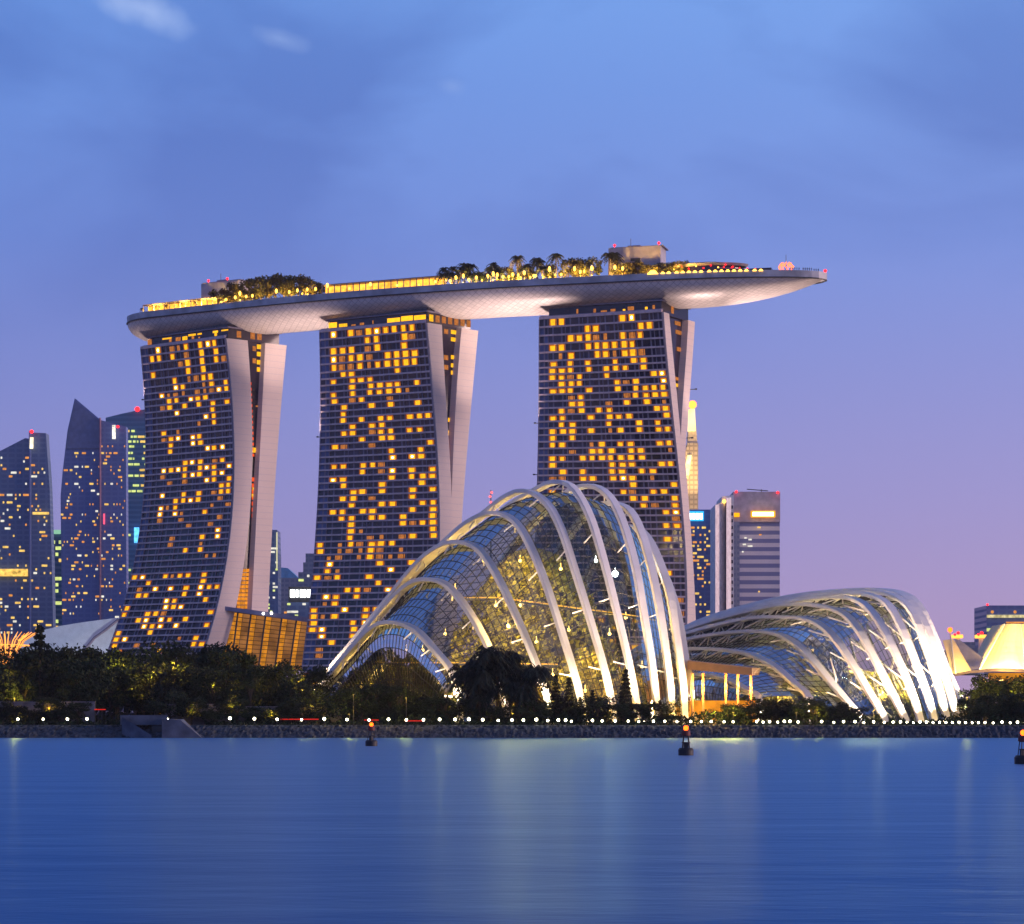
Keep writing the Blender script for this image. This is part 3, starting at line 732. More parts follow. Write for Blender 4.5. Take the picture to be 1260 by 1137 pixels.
for t in trees:
    k = t[0]; nm = {'b': 'dark leafy tree', 'c': 'dark pointed conifer', 'p': 'dark shaggy palm'}[k]
    plant(*t, nm, 'trees along the shoreline')
bykey = {}
for o, key, px, grp in plants: bykey.setdefault(key, []).append((px, o, grp))
for key, lst in bykey.items():
    lst.sort(key=lambda a: a[0])
    for i, (px, o, grp) in enumerate(lst):
        tag(o, f"{key[0]} {key[1]}" + (f", {ordw(i + 1)} from left there" if len(lst) > 1 else ''), {'dark leafy tree': 'tree', 'dark pointed conifer': 'tree', 'dark shaggy palm': 'palm tree'}[key[0]], grp)
# low shrubs along the path as ground cover
random.seed(9); mb = MB()
for i in range(26000):
    px = random.uniform(-30, 1300); 
    if 150 < px < 252: continue
    D = random.uniform(611, 626) if i % 3 else random.uniform(619, 626)
    if 613 < D < 619 : D += 6
    p = G(px, D); hh = 1.0 if D < 613 else max(.8, 2.0 + 1.1 * math.sin(px * .13 + 2 * math.sin(px * .05)) * math.sin(px * .31) + 1.0 * math.sin(px * .037 + 1))
    if D < 613 and i % 2: continue
    leaf(mb, p + Vector((0, 0, random.random() * hh)), 0, .34)
for i in range(9000):
    px = random.uniform(-30, 1300); leaf(mb, G(px, random.uniform(664, 676)) + Vector((0, 0, random.random() * (6.5 + 1.5 * math.sin(px * .09)))), 0, .8)
tag(mb.build('low_shrubs', LEAF), 'low dark hedge and ground cover lining the shore path', 'ground cover', kind='stuff')

# ---------------------------------------------------------------- rooftop garden on the terrace
NEAR = -1 if (Vector((deck[1].y - deck[0].y, 0, 0)).x) else -1
def dloc(px, fr, z=0): # fr: 0 centre, + towards the camera
    p, tg, sd = dpos(px, -fr if sd_sign > 0 else fr, z); return p, tg, sd
_c, _t, _h, _d = dk(.5); sd_sign = 1 if Vector((_t.y, -_t.x, 0)).y < 0 else -1
def dloc(px, fr, z=0):
    return dpos(px, -fr * sd_sign, z)
gp = [palm(8.5, 7, seed=41, name='terrace_palm', nf=30, ls=1.5, lm=LEAFT), palm(7, 7.5, seed=42, name='terrace_palm', nf=26, heads=2, ls=1.5), broadleaf(8, 7.5, 900, .38, name='terrace_tree', lm=LEAFT, seed=43)]
gused = set(); gl_ = []
def gplant(i, px, fr, sc):
    p, tg, sd = dloc(px, fr)
    if i in gused: o = copy_tree(gp[i], p, random.uniform(0, 6), sc)
    else: gused.add(i); o = gp[i]; o.location = p; o.scale = (sc, sc, sc)
    gl_.append((px, i, o))
random.seed(15)
for px in list(range(268, 400, 9)): gplant(random.choice((2, 2, 2, 1)), px, random.uniform(.3, .8), random.uniform(1.0, 1.45) * (1.25 if 300 < px < 385 else 1))
for px in (175, 190, 204, 222, 240): gplant(0, px, .7, .45)
for px in range(410, 545, 17): gplant(0, px, -.2, random.uniform(.55, .75))
for px in list(range(548, 690, 8)): gplant(random.choice((0, 2, 2, 1)), px, random.uniform(.2, .8), random.uniform(1.1, 1.5))
for px in (700, 708, 716, 727, 748, 756): gplant(random.choice((0, 2)), px, .5, 1.4)
for px in range(760, 850, 9): gplant(2, px, .55, random.uniform(.75, 1.1))
for px in range(850, 900, 10): gplant(2, px, .0, .55)
gl_.sort(key=lambda a: a[0])
for kinds, nm, ct in (((0, 1), 'small palm on the sky terrace', 'palm tree'), ((2,), 'dark round tree on the sky terrace', 'tree')):
    q = [g for g in gl_ if g[1] in kinds]
    for i, g in enumerate(q): tag(g[2], f'{nm}, {ordw(i + 1)} from the left end', ct, 'rooftop garden trees on the terrace')
# garden lamps
def bulb_mesh(r, m, name): mb = MB(); mb.ball((0, 0, 0), r, seg=8, ring=5); return mb.mesh(name, m)
GLM = bulb_mesh(.85, WARM, 'garden_lamp_globe')
def terrace_lamp():
    t = empty('garden_lamp'); mb = MB(); mb.tube([(0, 0, 0), (0, 0, 2.2)], .09, 5); mb.build('post', DARK, t)
    g = bpy.data.objects.new('globe', bulb_mesh(.62, WARM, 'globe')); col.objects.link(g); g.parent = t; g.location = (0, 0, 2.5); return t
tl0 = terrace_lamp(); lst = []
for px in (264, 273, 279, 296, 303, 372, 378, 388, 549, 555, 562, 569, 585, 592, 599, 612, 620, 630, 637, 576, 606, 626, 657, 690, 720, 729, 289, 310, 340, 355, 365, 402, 430, 455, 489, 515, 535, 640, 645, 652, 660, 668, 675, 683, 706, 715, 757, 765):
    p, tg, sd = dloc(px, .88); o = tl0 if not lst else copy_tree(tl0, p, 0, 1); o.location = p; lst.append(o); sc = random.uniform(.55, 1.1); o.scale = (sc, sc, sc * random.uniform(.8, 2.2))
for i, o in enumerate(lst): tag(o, f'warm globe lamp among terrace trees, {ordw(i + 1)} from the left', 'lamp', 'garden lamps on the sky terrace')
# pavilions: long lit canopies
def pavilion(px0, px1, fr, h, label, glow, gap=.5, zr=.6):
    p0, tg, sd = dloc(px0, fr); p1, _, _ = dloc(px1, fr); pm = (p0 + p1) / 2; t = empty('terrace_pavilion', pm); tag(t, label, 'pavilion'); d = (p1 - p0); n = max(3, int(d.length / 3.2)); dn = d.normalized(); s_ = Vector((-dn.y, dn.x, 0)); 
    if s_.y < 0: s_ = -s_
    rf = MB(); q = lambda a, o, z: p0 + d * a + s_ * o + Vector((0, 0, z)); rf.hexa([q(0, -.6, h), q(1, -.6, h), q(1, 4.5, h), q(0, 4.5, h)], [q(0, -.6, h + .4), q(1, -.6, h + .4), q(1, 4.5, h + .4), q(0, 4.5, h + .4)]); rf.build('pavilion_roof', GRIDD, t)
    bw = MB(); bw.poly([q(0, 3.5, .2), q(1, 3.5, .2), q(1, 3.5, h - .05), q(0, 3.5, h - .05)]); bw.build('glowing_back_wall', glow, t)
    for i in range(n + 1):
        c = MB(); c.box(q(i / n, 0, h / 2), (.45, .45, h)); c.build('column', GRIDD, t)
EPV = emis('pavilion_glow', (1.0, 0.42, 0.04), 2.0, .35, .6)
pavilion(396, 545, .8, 5.2, 'long low lit pavilion on the terrace between left and middle towers', EPV)
pavilion(176, 262, .8, 4.6, 'short lit pavilion at the left end of the terrace', EPV)
# machine rooms
def machroom(px0, px1, ytop, fr, label, m, beacons):
    p0, tg, sd = dloc(px0, fr); p1, _, _ = dloc(px1, fr); c = (p0 + p1) / 2; h = CAMZ + (HORY - ytop) * c.y / F - ZD; L_ = (p1 - p0).length; a = math.atan2((p1 - p0).y, (p1 - p0).x)
    t = empty('lift_machine_room', (c.x, c.y, ZD)); tag(t, label, 'machine room'); b = MB(); b.box((c.x, c.y, ZD + h / 2), (L_, 12, h), a); b.build('machine_room_walls', m, t)
    b = MB(); b.box((c.x - 1, c.y - .3, ZD + h * .9 + 1.8), (6, 5, 2.2), a); b.box((c.x + 1, c.y, ZD + h + .15), (L_ + .6, 12.6, .3), a); b.build('rooftop_plant', GRIDD, t)
    b = MB(); b.tube([(c.x - 3, c.y, ZD + h), (c.x - 3, c.y, ZD + h + 5)], .12, 4); b.build('aerial', DARK, t)
    b = MB(); b.box((c.x - L_ * .05, c.y - 6.2, ZD + h * .62), (4.5, .3, 1.3), a); b.build('louvre', DARK, t)
    for k in beacons:
        bb = MB(); q = p0.lerp(p1, k); bb.ball((q.x, q.y - 6, ZD + h + 1.3), .6, seg=8, ring=6); bb.tube([(q.x, q.y - 6, ZD + h), (q.x, q.y - 6, ZD + h + 1)], .1, 4); bb.build('red_beacon', REDL, t)
MRW = mat('machine_room_cladding', (0.42, 0.40, 0.44), .6)
machroom(256, 302, 349, 0, 'grey machine room among trees near the left end of terrace', MRW, (.04, .55))
machroom(753, 815, 307, 0, 'tall grey machine room above the right hotel tower', MRW, (.05, .9))
# saucer restaurant and viewing deck lights
p, tg, sd = dloc(865, .1); t = empty('rooftop_restaurant', p); tag(t, 'low saucer-roofed restaurant on the terrace right of machine room', 'restaurant')
mb = MB(); a = math.atan2(tg.y, tg.x)
def ell(z, rx, ry, n=28): return [(p.x + math.cos(k * 2 * math.pi / n) * rx * math.cos(a) - math.sin(k * 2 * math.pi / n) * ry * math.sin(a), p.y + math.cos(k * 2 * math.pi / n) * rx * math.sin(a) + math.sin(k * 2 * math.pi / n) * ry * math.cos(a), ZD + z) for k in range(28)]
mb.hexa(ell(4.6, 20, 9), ell(5.6, 21, 10)); mb.hexa(ell(5.6, 17, 8), ell(6.9, 10, 5)); mb.build('saucer_roof', MRW, t)
mb = MB(); mb.hexa(ell(0, 17, 8), ell(4.6, 17, 8)); mb.build('restaurant_glazing', GL1, t)
for k in range(9):
    b = MB(); q = p + tg * (k * 3.4 - 12) + sd * sd_sign * 8.6; b.ball((q.x, q.y, ZD + 3.4 + (k % 2)), .35, seg=6, ring=4); b.build('restaurant_lamp', REDL if k % 3 else WARM, t)
p2, tg2, _ = dloc(920, .1); t = empty('terrace_bar', p2); tag(t, 'low bar with sloping roof on the terrace, lit by tiny red lamps', 'bar')
mb = MB(); mb.box((p2.x, p2.y, ZD + 1.5), (24, 9, 3), a); mb.build('bar_walls', GL1, t)
mb = MB(); mb.hexa([p2 + Vector(q) for q in ((-14, -5, 3.1), (14, -5, 1.6), (14, 5, 1.6), (-14, 5, 3.1))], [p2 + Vector(q) for q in ((-14, -5, 3.6), (14, -5, 2.0), (14, 5, 2.0), (-14, 5, 3.6))]); mb.build('bar_roof', GRIDD, t)
for k in range(7):
    b = MB(); q = p2 + Vector((k * 3.6 - 11, -5.5, 3.6 - k * .2)); b.ball(q, .3, seg=6, ring=4); b.build('bar_lamp', REDL, t)
# row of parapet lights
bl = []
for i, px in enumerate([804, 816, 824, 832, 840, 848, 856, 864, 872, 880, 888, 896, 904, 912, 920, 928, 936]):
    p, tg, sd = dloc(px, .99); e = sd * sd_sign; q = MB(); c = p + e * .75 + Vector((0, 0, .1)); hw = 1.0 if i else 2.6; hh = .85 if i else 1.7
    q.hexa([c - tg * hw, c - tg * hw + e * .2, c + tg * hw + e * .2, c + tg * hw], [c - tg * hw * .4 + Vector((0, 0, hh)), c - tg * hw * .4 + e * .2 + Vector((0, 0, hh)), c + tg * hw * .4 + e * .2 + Vector((0, 0, hh)), c + tg * hw * .4 + Vector((0, 0, hh))])
    o = q.build('parapet_light', WARM); tag(o, f'small warm light on the terrace parapet, {ordw(i + 1)} from left', 'light', 'parapet lights near the bow')
for (px, z0, m, nm, lb) in ((166, -1, REDL, 'stern_beacon', 'red beacon on the left tip of the terrace'), (1014, .5, REDL, 'bow_beacon', 'red beacon on the right tip of the terrace')):
    p, tg, sd = dloc(px, 0 if px > 500 else .9, z0); q = MB(); q.ball(p + Vector((0, -1.2, .9)), .75, seg=8, ring=6); q.tube([p + Vector((0, -1.2, -.5)), p + Vector((0, -1.2, .4))], .12, 5); tag(q.build(nm, m), lb, 'beacon')
# red lit sculpture crown
p, tg, sd = dloc(967, .3); t = empty('lit_lookout_canopy', p); tag(t, 'glowing red and orange lookout canopy near the bow of terrace', 'canopy')
q = MB()
for k in range(9):
    an = k * .7; q.tube([p + Vector((math.cos(an) * 2.6, math.sin(an) * 2.6, 1)), p + Vector((math.cos(an) * 3.4, math.sin(an) * 3.4, 3.6)), p + Vector((math.cos(an + .5) * 2.0, math.sin(an + .5) * 2.0, 5.2))], .34, 5)
q.build('canopy_ribs', emis('red_orange_glow', (1, .13, .04), 4), t)
q = MB(); q.box(p + Vector((0, 0, .6)), (6, 6, 1.2)); q.build('canopy_base', EW, t); q = MB(); q.tube([p, p + Vector((0, 0, 9))], .12, 4); q.build('mast', DARK, t)
# visitors at the bow, a few pixels each
def visitor(p, rz):
    ch = [((0, 0, .9), .17), ((0, 0, 1.2), .19), ((0, 0, 1.42), .15), ((0, 0, 1.52), .07), ((0, 0, 1.62), .1), ((0, 0, 1.75), .09)]
    m = MB(); m.tube([c for c, r in ch], [r for c, r in ch], 8)
    for sg in (-1, 1):
        m.tube([(sg * .1, 0, .95), (sg * .11, .02, .5), (sg * .12, 0, .05), (sg * .12, -.15, .03)], [.1, .075, .05, .04], 6); m.tube([(sg * .2, 0, 1.42), (sg * .27, 0, 1.12), (sg * .24, -.1, .85)], [.06, .05, .035], 6)
    return m.build('person', PPL)
PPL = mat('dark_clothing', (0.03, .03, .045), .8)
v0 = None; k = 0
for px in range(972, 1011, 3):
    p, tg, sd = dloc(px, .8 if px < 1000 else .5, .5)
    if v0 is None: o = v0 = visitor(p, 0)
    else: o = v0.copy(); col.objects.link(o)
    o.location = p + Vector((0, 0, .1)); o.rotation_euler = (0, 0, random.uniform(0, 6)); k += 1
    tag(o, f'standing visitor in dark clothes at terrace bow rail, {ordw(k)} from left', 'person', 'visitors at the bow of the terrace')

def lamp(name, typ, loc, energy, color, aim=None, size=None, angle=None, blend=.6, parent=None):
    l = bpy.data.lights.new(name, typ); l.energy = energy; l.color = color
    if size is not None: l.shadow_soft_size = size
    if typ == 'SPOT': l.spot_size = angle; l.spot_blend = blend
    o = bpy.data.objects.new(name, l); col.objects.link(o); o.location = loc
    if aim is not None: o.rotation_euler = (Vector(aim) - Vector(loc)).to_track_quat('-Z', 'Y').to_euler()
    return o
# uplights on the tower roofs washing the hull
HF = [(1, 0, 140, (-106, 1190, 198), 150000, 80, 'on the left facade edge of middle tower'), (2, 0, 142, (2, 1146, 197), 130000, 80, 'on the left facade edge of right tower, upper one'), (2, 0, 118, (-16, 1152, 196), 200000, 62, 'on the left facade edge of right tower, lower one'),
      (2, 1, 135, (108, 1119, 198), 130000, 80, 'on the rear wing of right tower, lower one'), (2, 1, 158, (134, 1112, 201), 190000, 62, 'on the rear wing of right tower, upper one'), (0, 0, 165, (-186, 1236, 200), 20000, 80, 'on the left facade edge of left tower')]
for ti, which, zz_, aim, e, ang, lb in HF:
    q = anchors[ti][which](zz_); fx = MB(); o_ = Vector((2.2 if which else -1.8, -1.0, 0)); fx.tube([q - o_ * .4, q + o_], .2, 5); q = q + o_; fx.box(q, (1.0, 1.0, .6)); tag(fx.build('hull_floodlight', DARK), 'dark floodlight box ' + lb, 'floodlight', 'floodlights washing the terrace hull')
    lamp('hull_uplight', 'SPOT', q + Vector((0, -.8, .9)), e * 1.45, (1, .72, .62), aim, 1.0, R(ang), 1.0)
for px in (190, 225, 250, 270, 297, 325, 352, 380, 569, 593, 617, 641, 666, 695, 725, 800, 835, 556, 580, 606, 628, 654, 678, 712, 762):
    p, tg, sd = dloc(px, .8, 1.6); lamp('garden_light', 'POINT', p + Vector((0, -.9, 0)), 15000, (1, .52, .06), size=.5)

# ---------------------------------------------------------------- glass conservatories
def bez(pts, n):
    c = catmull([tuple(p) for p in pts], 8); cu = [0]
    for a, b in zip(c[:-1], c[1:]): cu.append(cu[-1] + (b - a).length)
    o = []; k = 0
    for i in range(n + 1):
        d = cu[-1] * i / n
        while k < len(cu) - 2 and cu[k + 1] < d: k += 1
        o.append(c[k].lerp(c[k + 1], (d - cu[k]) / max(1e-6, cu[k + 1] - cu[k])))
    return o
def solve(F0, B0, pts):
    d = B0 - F0; o = []
    for px, py in pts:
        k = (px - CX) / F; s = (k * F0.y - F0.x) / (d.x - k * d.y); p = F0 + d * s; o.append(Vector((p.x, p.y, CAMZ + (HORY - py) * p.y / F)))
    return o
def glass_mat():
    m = bpy.data.materials.new('conservatory_glass'); m.use_nodes = True; nt = m.node_tree; nt.nodes.clear()
    o = nt.nodes.new('ShaderNodeOutputMaterial'); t = nt.nodes.new('ShaderNodeBsdfTransparent'); g = nt.nodes.new('ShaderNodeBsdfGlossy'); mx = nt.nodes.new('ShaderNodeMixShader')
    t.inputs[0].default_value = (0.72, 0.74, 0.66, 1); g.inputs[0].default_value = (0.70, .80, .82, 1); g.inputs[1].default_value = 0.06
    gi = nt.nodes.new('ShaderNodeNewGeometry'); tcn = nt.nodes.new('ShaderNodeTexCoord'); nn = nt.nodes.new('ShaderNodeTexNoise'); nn.inputs['Scale'].default_value = .22; nt.links.new(tcn.outputs['Object'], nn.inputs['Vector'])
    bp = nt.nodes.new('ShaderNodeBump'); bp.inputs['Strength'].default_value = .25; bp.inputs['Distance'].default_value = 1; nt.links.new(nn.outputs['Fac'], bp.inputs['Height']); nt.links.new(bp.outputs[0], g.inputs['Normal'])
    fr = nt.nodes.new('ShaderNodeFresnel'); fr.inputs[0].default_value = 1.5; nt.links.new(bp.outputs[0], fr.inputs['Normal'])
    pane = M_(nt, 'MULTIPLY_ADD', gi.outputs['Random Per Island'], .12, .01)
    nt.links.new(M_(nt, 'MULTIPLY_ADD', fr.outputs[0], .85, pane, clamp=True), mx.inputs[0]); nt.links.new(t.outputs[0], mx.inputs[1]); nt.links.new(g.outputs[0], mx.inputs[2]); nt.links.new(mx.outputs[0], o.inputs[0]); return m
GLASS = glass_mat(); MULL = mat('glazing_bar_steel', (0.018, 0.02, 0.025), .6)
STRUT = mat('strut_steel', (0.72, .70, .68), .4)
def conservatory(root, arches, inset, nu, sub, rw, rh, strut_n, zig, ends, bar=.11):
    curves = []; shell = []
    for F0, B0, pts in arches:
        pts = [F0] + solve(F0, B0, pts) + [B0]; cv = bez(pts, 64); curves.append(cv)
        mb = MB(); nd = (B0 - F0); sidev = Vector((nd.y, -nd.x, 0)).normalized()
        wl = [rw * (.8 + .35 * math.sin(math.pi * i / 64)) for i in range(65)]
        mb.rect_sweep(cv, sidev, wl, rh); ao = mb.build('arch', WHITE, root); 
        c = (F0 + B0) / 2; zr = max(p.z for p in cv); c = Vector((c.x, c.y, 3 + zr * .12)); fine = bez(pts, nu)
        inn = [p + (c - p).normalized() * inset * (0.55 + .45 * min(1, (p.z - 3) / 15)) for p in fine]
        inn = [Vector((p.x, p.y, max(3.0, p.z))) for p in inn]; shell.append(inn)
        for i in range(1, strut_n):
            st = MB()
            k = int(64 * i / strut_n); k2 = int(nu * i / strut_n); off = sidev * (inset * .7)
            if zig:
                k3 = min(nu, k2 + 2); st.tube([cv[k], inn[k2]], .2, 5); st.tube([cv[k], inn[k3] + off * .4], .24, 5); st.tube([cv[k], inn[k3] - off * .9], .24, 5)
            else:
                st.tube([cv[k], inn[k2] + sidev * 2.0], .2, 5); st.tube([cv[k], inn[k2] - sidev * 2.2], .2, 5)
            st.build('strut', STRUT, ao)
    # diagonal bracing just inside the glass, between neighbouring arches
    if zig:
        for k in range(1, len(shell) - 1):
            bm_ = MB(); a, b = shell[k], shell[k + 1]; c0 = sum(a, Vector()) / len(a)
            ins = lambda p: p + (Vector((c0.x, c0.y, 3)) - p).normalized() * 1.6
            for i in range(0, nu - 22, 5):
                bm_.tube([ins(a[i]), ins(a[i].lerp(b[i + 2], .5)) , ins(b[i + 5])], .34, 6); bm_.tube([ins(b[i]), ins(a[i + 5])], .3, 6)
            bm_.build('diagonal_bracing', STRUT, root)
    # shell lofted across arches
    cols = []
    ext0, ext1 = ends
    first = [p.lerp(Vector((*ext0[:2], 3)), ext0[2]) for p in shell[0]]; first = [Vector((p.x, p.y, max(3, p.z * ext0[3]))) for p in first]
    last = [Vector((p.x + ext1[0], p.y + ext1[1], max(3, p.z * ext1[2]))) for p in shell[-1]]
    S = [first] + shell + [last]
    ctrlcols = []
    for i in range(nu + 1):
        ctrlcols.append(catmull([tuple(S[k][i]) for k in range(len(S))], sub))
    M2 = len(ctrlcols[0]); g = MB(); br_ = MB()
    for i in range(nu):
        for j in range(M2 - 1):
            q = [ctrlcols[i][j], ctrlcols[i + 1][j], ctrlcols[i + 1][j + 1], ctrlcols[i][j + 1]]
            if all(p.z < 3.2 for p in q): continue
            g.poly(q)
            for a, b in ((q[0], q[1]), (q[0], q[3])):
                d = (b - a)
                if d.length < .05: continue
                br_.tube([a, b], bar, 3, cap=False)
    for j in range(0, M2, max(1, sub // 2 * 2)):      # darker, deeper frames inside
        pass
    g.build('glass_shell', GLASS, root); br_.build('glazing_bars', MULL, root)
    return curves, shell
Y1 = 0
def cr7(p): return [(380 + x / 2.52, 570 + y / 2.52) for x, y in p]
def cr8(p): return [(830 + x / 2.93, 700 + y / 2.93) for x, y in p]
left_leg = [(372, 872), (392, 845), (428, 804)]
A1 = [
 ((566, 650), (372, 702), [(559, 833), (535, 800), (511, 775), (485, 766), (461, 772), (431, 803), (398, 845)]),
 ((628, 648), (371, 706), [(614, 832), (602, 798), (578, 754), (551, 721), (527, 713), (503, 720), (475, 747), (436, 795), (399, 840)]),
 ((678, 645), (370, 712), [(674, 860), (658, 812), (638, 764), (614, 713), (590, 677), (564, 667), (539, 674), (513, 695), (476, 740), (436, 789), (398, 836)]),
 ((719, 643), (369, 720), [(717, 872), (709, 836), (693, 784), (674, 725), (654, 675), (634, 642), (608, 631), (578, 642), (546, 669), (512, 702), (476, 741), (436, 790), (400, 835)]),
 ((755, 642), (372, 732), [(753, 866), (745, 828), (729, 772), (709, 707), (689, 647), (670, 616), (646, 604), (624, 611), (600, 629), (548, 671), (513, 708), (470, 755), (430, 800)]),
 ((786, 642), (385, 748), [(785, 876), (773, 812), (757, 745), (741, 683), (725, 633), (705, 600), (683, 593), (658, 604), (624, 625), (590, 655), (545, 695), (500, 745), (440, 820)]),
 ((810, 645), (500, 748), [(809, 876), (803, 824), (793, 760), (781, 693), (765, 639), (749, 610), (729, 598), (707, 602), (680, 620), (650, 650), (610, 705), (570, 770)]),
 ((827, 650), (590, 750), [(826, 874), (824, 840), (817, 784), (807, 725), (793, 667), (777, 631), (757, 620), (738, 622), (715, 640), (690, 675), (655, 740), (625, 800)]),
 ((843, 657), (665, 748), [(842, 876), (840, 840), (832, 780), (824, 731), (811, 691), (795, 660), (776, 648), (758, 655), (735, 685), (712, 735), (690, 800)]),
 ((853, 668), (720, 742), [(852, 880), (850, 856), (842, 804), (832, 751), (817, 708), (800, 690), (782, 693), (765, 720), (748, 770), (735, 820)])]
cons1 = empty('glass_dome', G(650, 700)); tag(cons1, 'large tall glass dome with curved white ribs, warm lit plants inside', 'conservatory')
cur1, sh1 = conservatory(cons1, [(G(*a), G(*b), p) for a, b, p in A1], 3.4, 58, 5, 2.3, 1.2, 11, False, ((-28, 668, .45, .4), (3, 10, .72)), .125)
A2 = [
 ((936, 668), (735, 790), cr8([(300, 462), (260, 437), (200, 404), (130, 384), (70, 382), (20, 390), (-60, 415), (-150, 450)])),
 ((997, 660), (736, 793), cr8([(484, 464), (430, 412), (360, 352), (270, 308), (150, 290), (45, 290), (-60, 312), (-160, 370)])),
 ((1061, 655), (738, 796), cr8([(668, 530), (640, 498), (580, 428), (500, 332), (420, 258), (330, 227), (200, 230), (40, 256), (-60, 285), (-170, 350)])),
 ((1090, 652), (740, 799), cr8([(754, 530), (710, 458), (640, 340), (570, 242), (500, 189), (400, 174), (250, 182), (35, 236), (-60, 268), (-170, 335)])),
 ((1116, 650), (742, 802), cr8([(830, 535), (790, 460), (720, 322), (660, 215), (600, 156), (500, 130), (400, 130), (300, 146), (130, 190), (35, 224), (-60, 258), (-170, 330)])),
 ((1134, 650), (744, 806), cr8([(884, 535), (850, 430), (800, 312), (740, 195), (680, 125), (600, 102), (450, 112), (300, 140), (130, 186), (35, 222), (-60, 258), (-170, 330)])),
 ((1151, 652), (746, 810), cr8([(934, 535), (910, 450), (870, 340), (820, 215), (770, 128), (700, 94), (600, 88), (450, 104), (300, 134), (130, 182), (35, 219), (-60, 255), (-170, 330)])),
 ((1167, 655), (748, 814), cr8([(980, 535), (945, 400), (905, 275), (860, 160), (808, 106), (730, 84), (600, 84), (450, 101), (300, 131), (130, 180), (35, 218), (-60, 255), (-170, 330)])),
 ((1179, 660), (750, 818), cr8([(1018, 535), (985, 420), (940, 290), (890, 175), (835, 105), (745, 79), (600, 81), (450, 98), (300, 128), (130, 178), (35, 217), (-60, 255), (-170, 330)])),
 ((1191, 668), (752, 822), cr8([(1055, 540), (1020, 450), (980, 360), (930, 230), (880, 130), (820, 88), (730, 75), (600, 79), (450, 95), (300, 125), (130, 175), (35, 215), (-60, 255), (-170, 330)]))]
cons2 = empty('glass_dome', G(1050, 700)); tag(cons2, 'long low glass dome with sweeping white ribs floodlit from their feet', 'conservatory')
cur2, sh2 = conservatory(cons2, [(G(*a), G(*b), p) for a, b, p in A2], 3.2, 56, 5, 2.6, 1.0, 15, True, ((G(860, 700).x, 700, .3, .5), (2.5, 6, .93)), .11)

# floodlights at the feet of every arch
FL = emis('floodlight_lens', (1, .78, .5), 25)
def flood(p, aim, e, parent, soft=.5, ang=50):
    m = MB(); d = (Vector(aim) - Vector(p)).normalized(); m.tube([Vector(p) - d * .6, Vector(p)], [.3, .42], 8); o = m.build('floodlight', DARK, parent)
    m = MB(); m.tube([Vector(p) + d * .02, Vector(p) + d * .08], .36, 8); m.build('lens', FL, o)
    lamp('floodlight_beam', 'SPOT', Vector(p) + d * .4, e, (1, .72, .46), aim, soft, R(ang), .8)
for k, cv in enumerate(cur1):
    p = cv[0] + Vector((1.5 if k > 5 else 1.0, -4.5, .9)); flood(p, cv[16], 190000 if k > 1 else 90000, cons1, ang=38)
    if k < 6:
        q = cv[-1]; flood(q + Vector((-3.5, -3.0, 8)), cv[-9], 110000 if k < 3 else 40000, cons1)
for k, cv in enumerate(cur2):
    p = cv[0] + Vector((1.2, -5, .8)); flood(p, cv[14], (40000, 90000, 130000, 160000, 190000, 220000, 250000, 250000, 260000, 270000)[k], cons2, ang=46)

# inside the domes: planted mountain, trees, walkways, lamps
def mound(name, c, rx, ry, h, n, ls, label, cat, seed):
    random.seed(seed); mb = MB()
    for i in range(n):
        z = random.random() ** .8; an = random.uniform(0, 6.28); r = (1 - z ** 1.8) ** .5 * (1 + .18 * math.sin(an * 5 + z * 9)) * random.uniform(.86, 1.05)
        leaf(mb, Vector((c[0] + math.cos(an) * r * rx, c[1] + math.sin(an) * r * ry, 3 + z * h)), 0, ls)
    core = MB(); rings = [[(c[0] + math.cos(k * .3927) * rx * .84 * (1 - (zz / 8) ** 1.8) ** .5, c[1] + math.sin(k * .3927) * ry * .84 * (1 - (zz / 8) ** 1.8) ** .5, 3 + h * .95 * zz / 8) for k in range(16)] for zz in range(8)]
    for a, b in zip(rings[:-1], rings[1:]):
        for i in range(16): core.poly([a[i], a[(i + 1) % 16], b[(i + 1) % 16], b[i]])
    core.poly(rings[-1])
    t = empty(name, (c[0], c[1], 3)); tag(t, label, cat); core.build('mountain_core', mat('mossy_rock', (.07, .06, .04), .9, noise=.5, nscale=.3), t); mb.build('foliage', LEAFM, t)
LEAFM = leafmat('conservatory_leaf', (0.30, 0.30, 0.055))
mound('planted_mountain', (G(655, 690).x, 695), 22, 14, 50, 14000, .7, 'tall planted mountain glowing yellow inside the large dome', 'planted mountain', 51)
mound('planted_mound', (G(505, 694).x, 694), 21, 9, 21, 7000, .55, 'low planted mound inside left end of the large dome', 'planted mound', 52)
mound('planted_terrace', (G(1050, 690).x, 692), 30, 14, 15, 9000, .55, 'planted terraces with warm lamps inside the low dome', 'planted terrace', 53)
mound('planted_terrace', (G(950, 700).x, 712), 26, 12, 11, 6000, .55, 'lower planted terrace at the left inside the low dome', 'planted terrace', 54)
random.seed(61)
it = broadleaf(13, 10, 1400, .42, name='indoor_tree', lm=LEAFM, seed=62); first = True; n = 0
for px, D, h in ((600, 668, 18), (627, 662, 14), (572, 672, 12), (690, 664, 17), (715, 668, 22), (742, 664, 14), (765, 672, 18), (790, 676, 12), (668, 660, 12), (735, 690, 26), (970, 690, 10), (1000, 684, 11), (1030, 680, 12), (1062, 680, 11), (1090, 680, 12), (1120, 680, 11), (1042, 700, 16)):
    p = G(px, D); o = it if first else copy_tree(it, p, random.uniform(0, 6), h / 13)
    if first: o.location = p; o.scale = (h / 13,) * 3; first = False
    n += 1; dm = px < 900; tag(o, f"lit green tree inside the {'large' if dm else 'low'} dome, {ordw(n if dm else n - 10)} planted", 'tree', 'trees growing inside the domes')
EWK = emis('walkway_light', (1, .5, .06), 1.8, .25, .7)
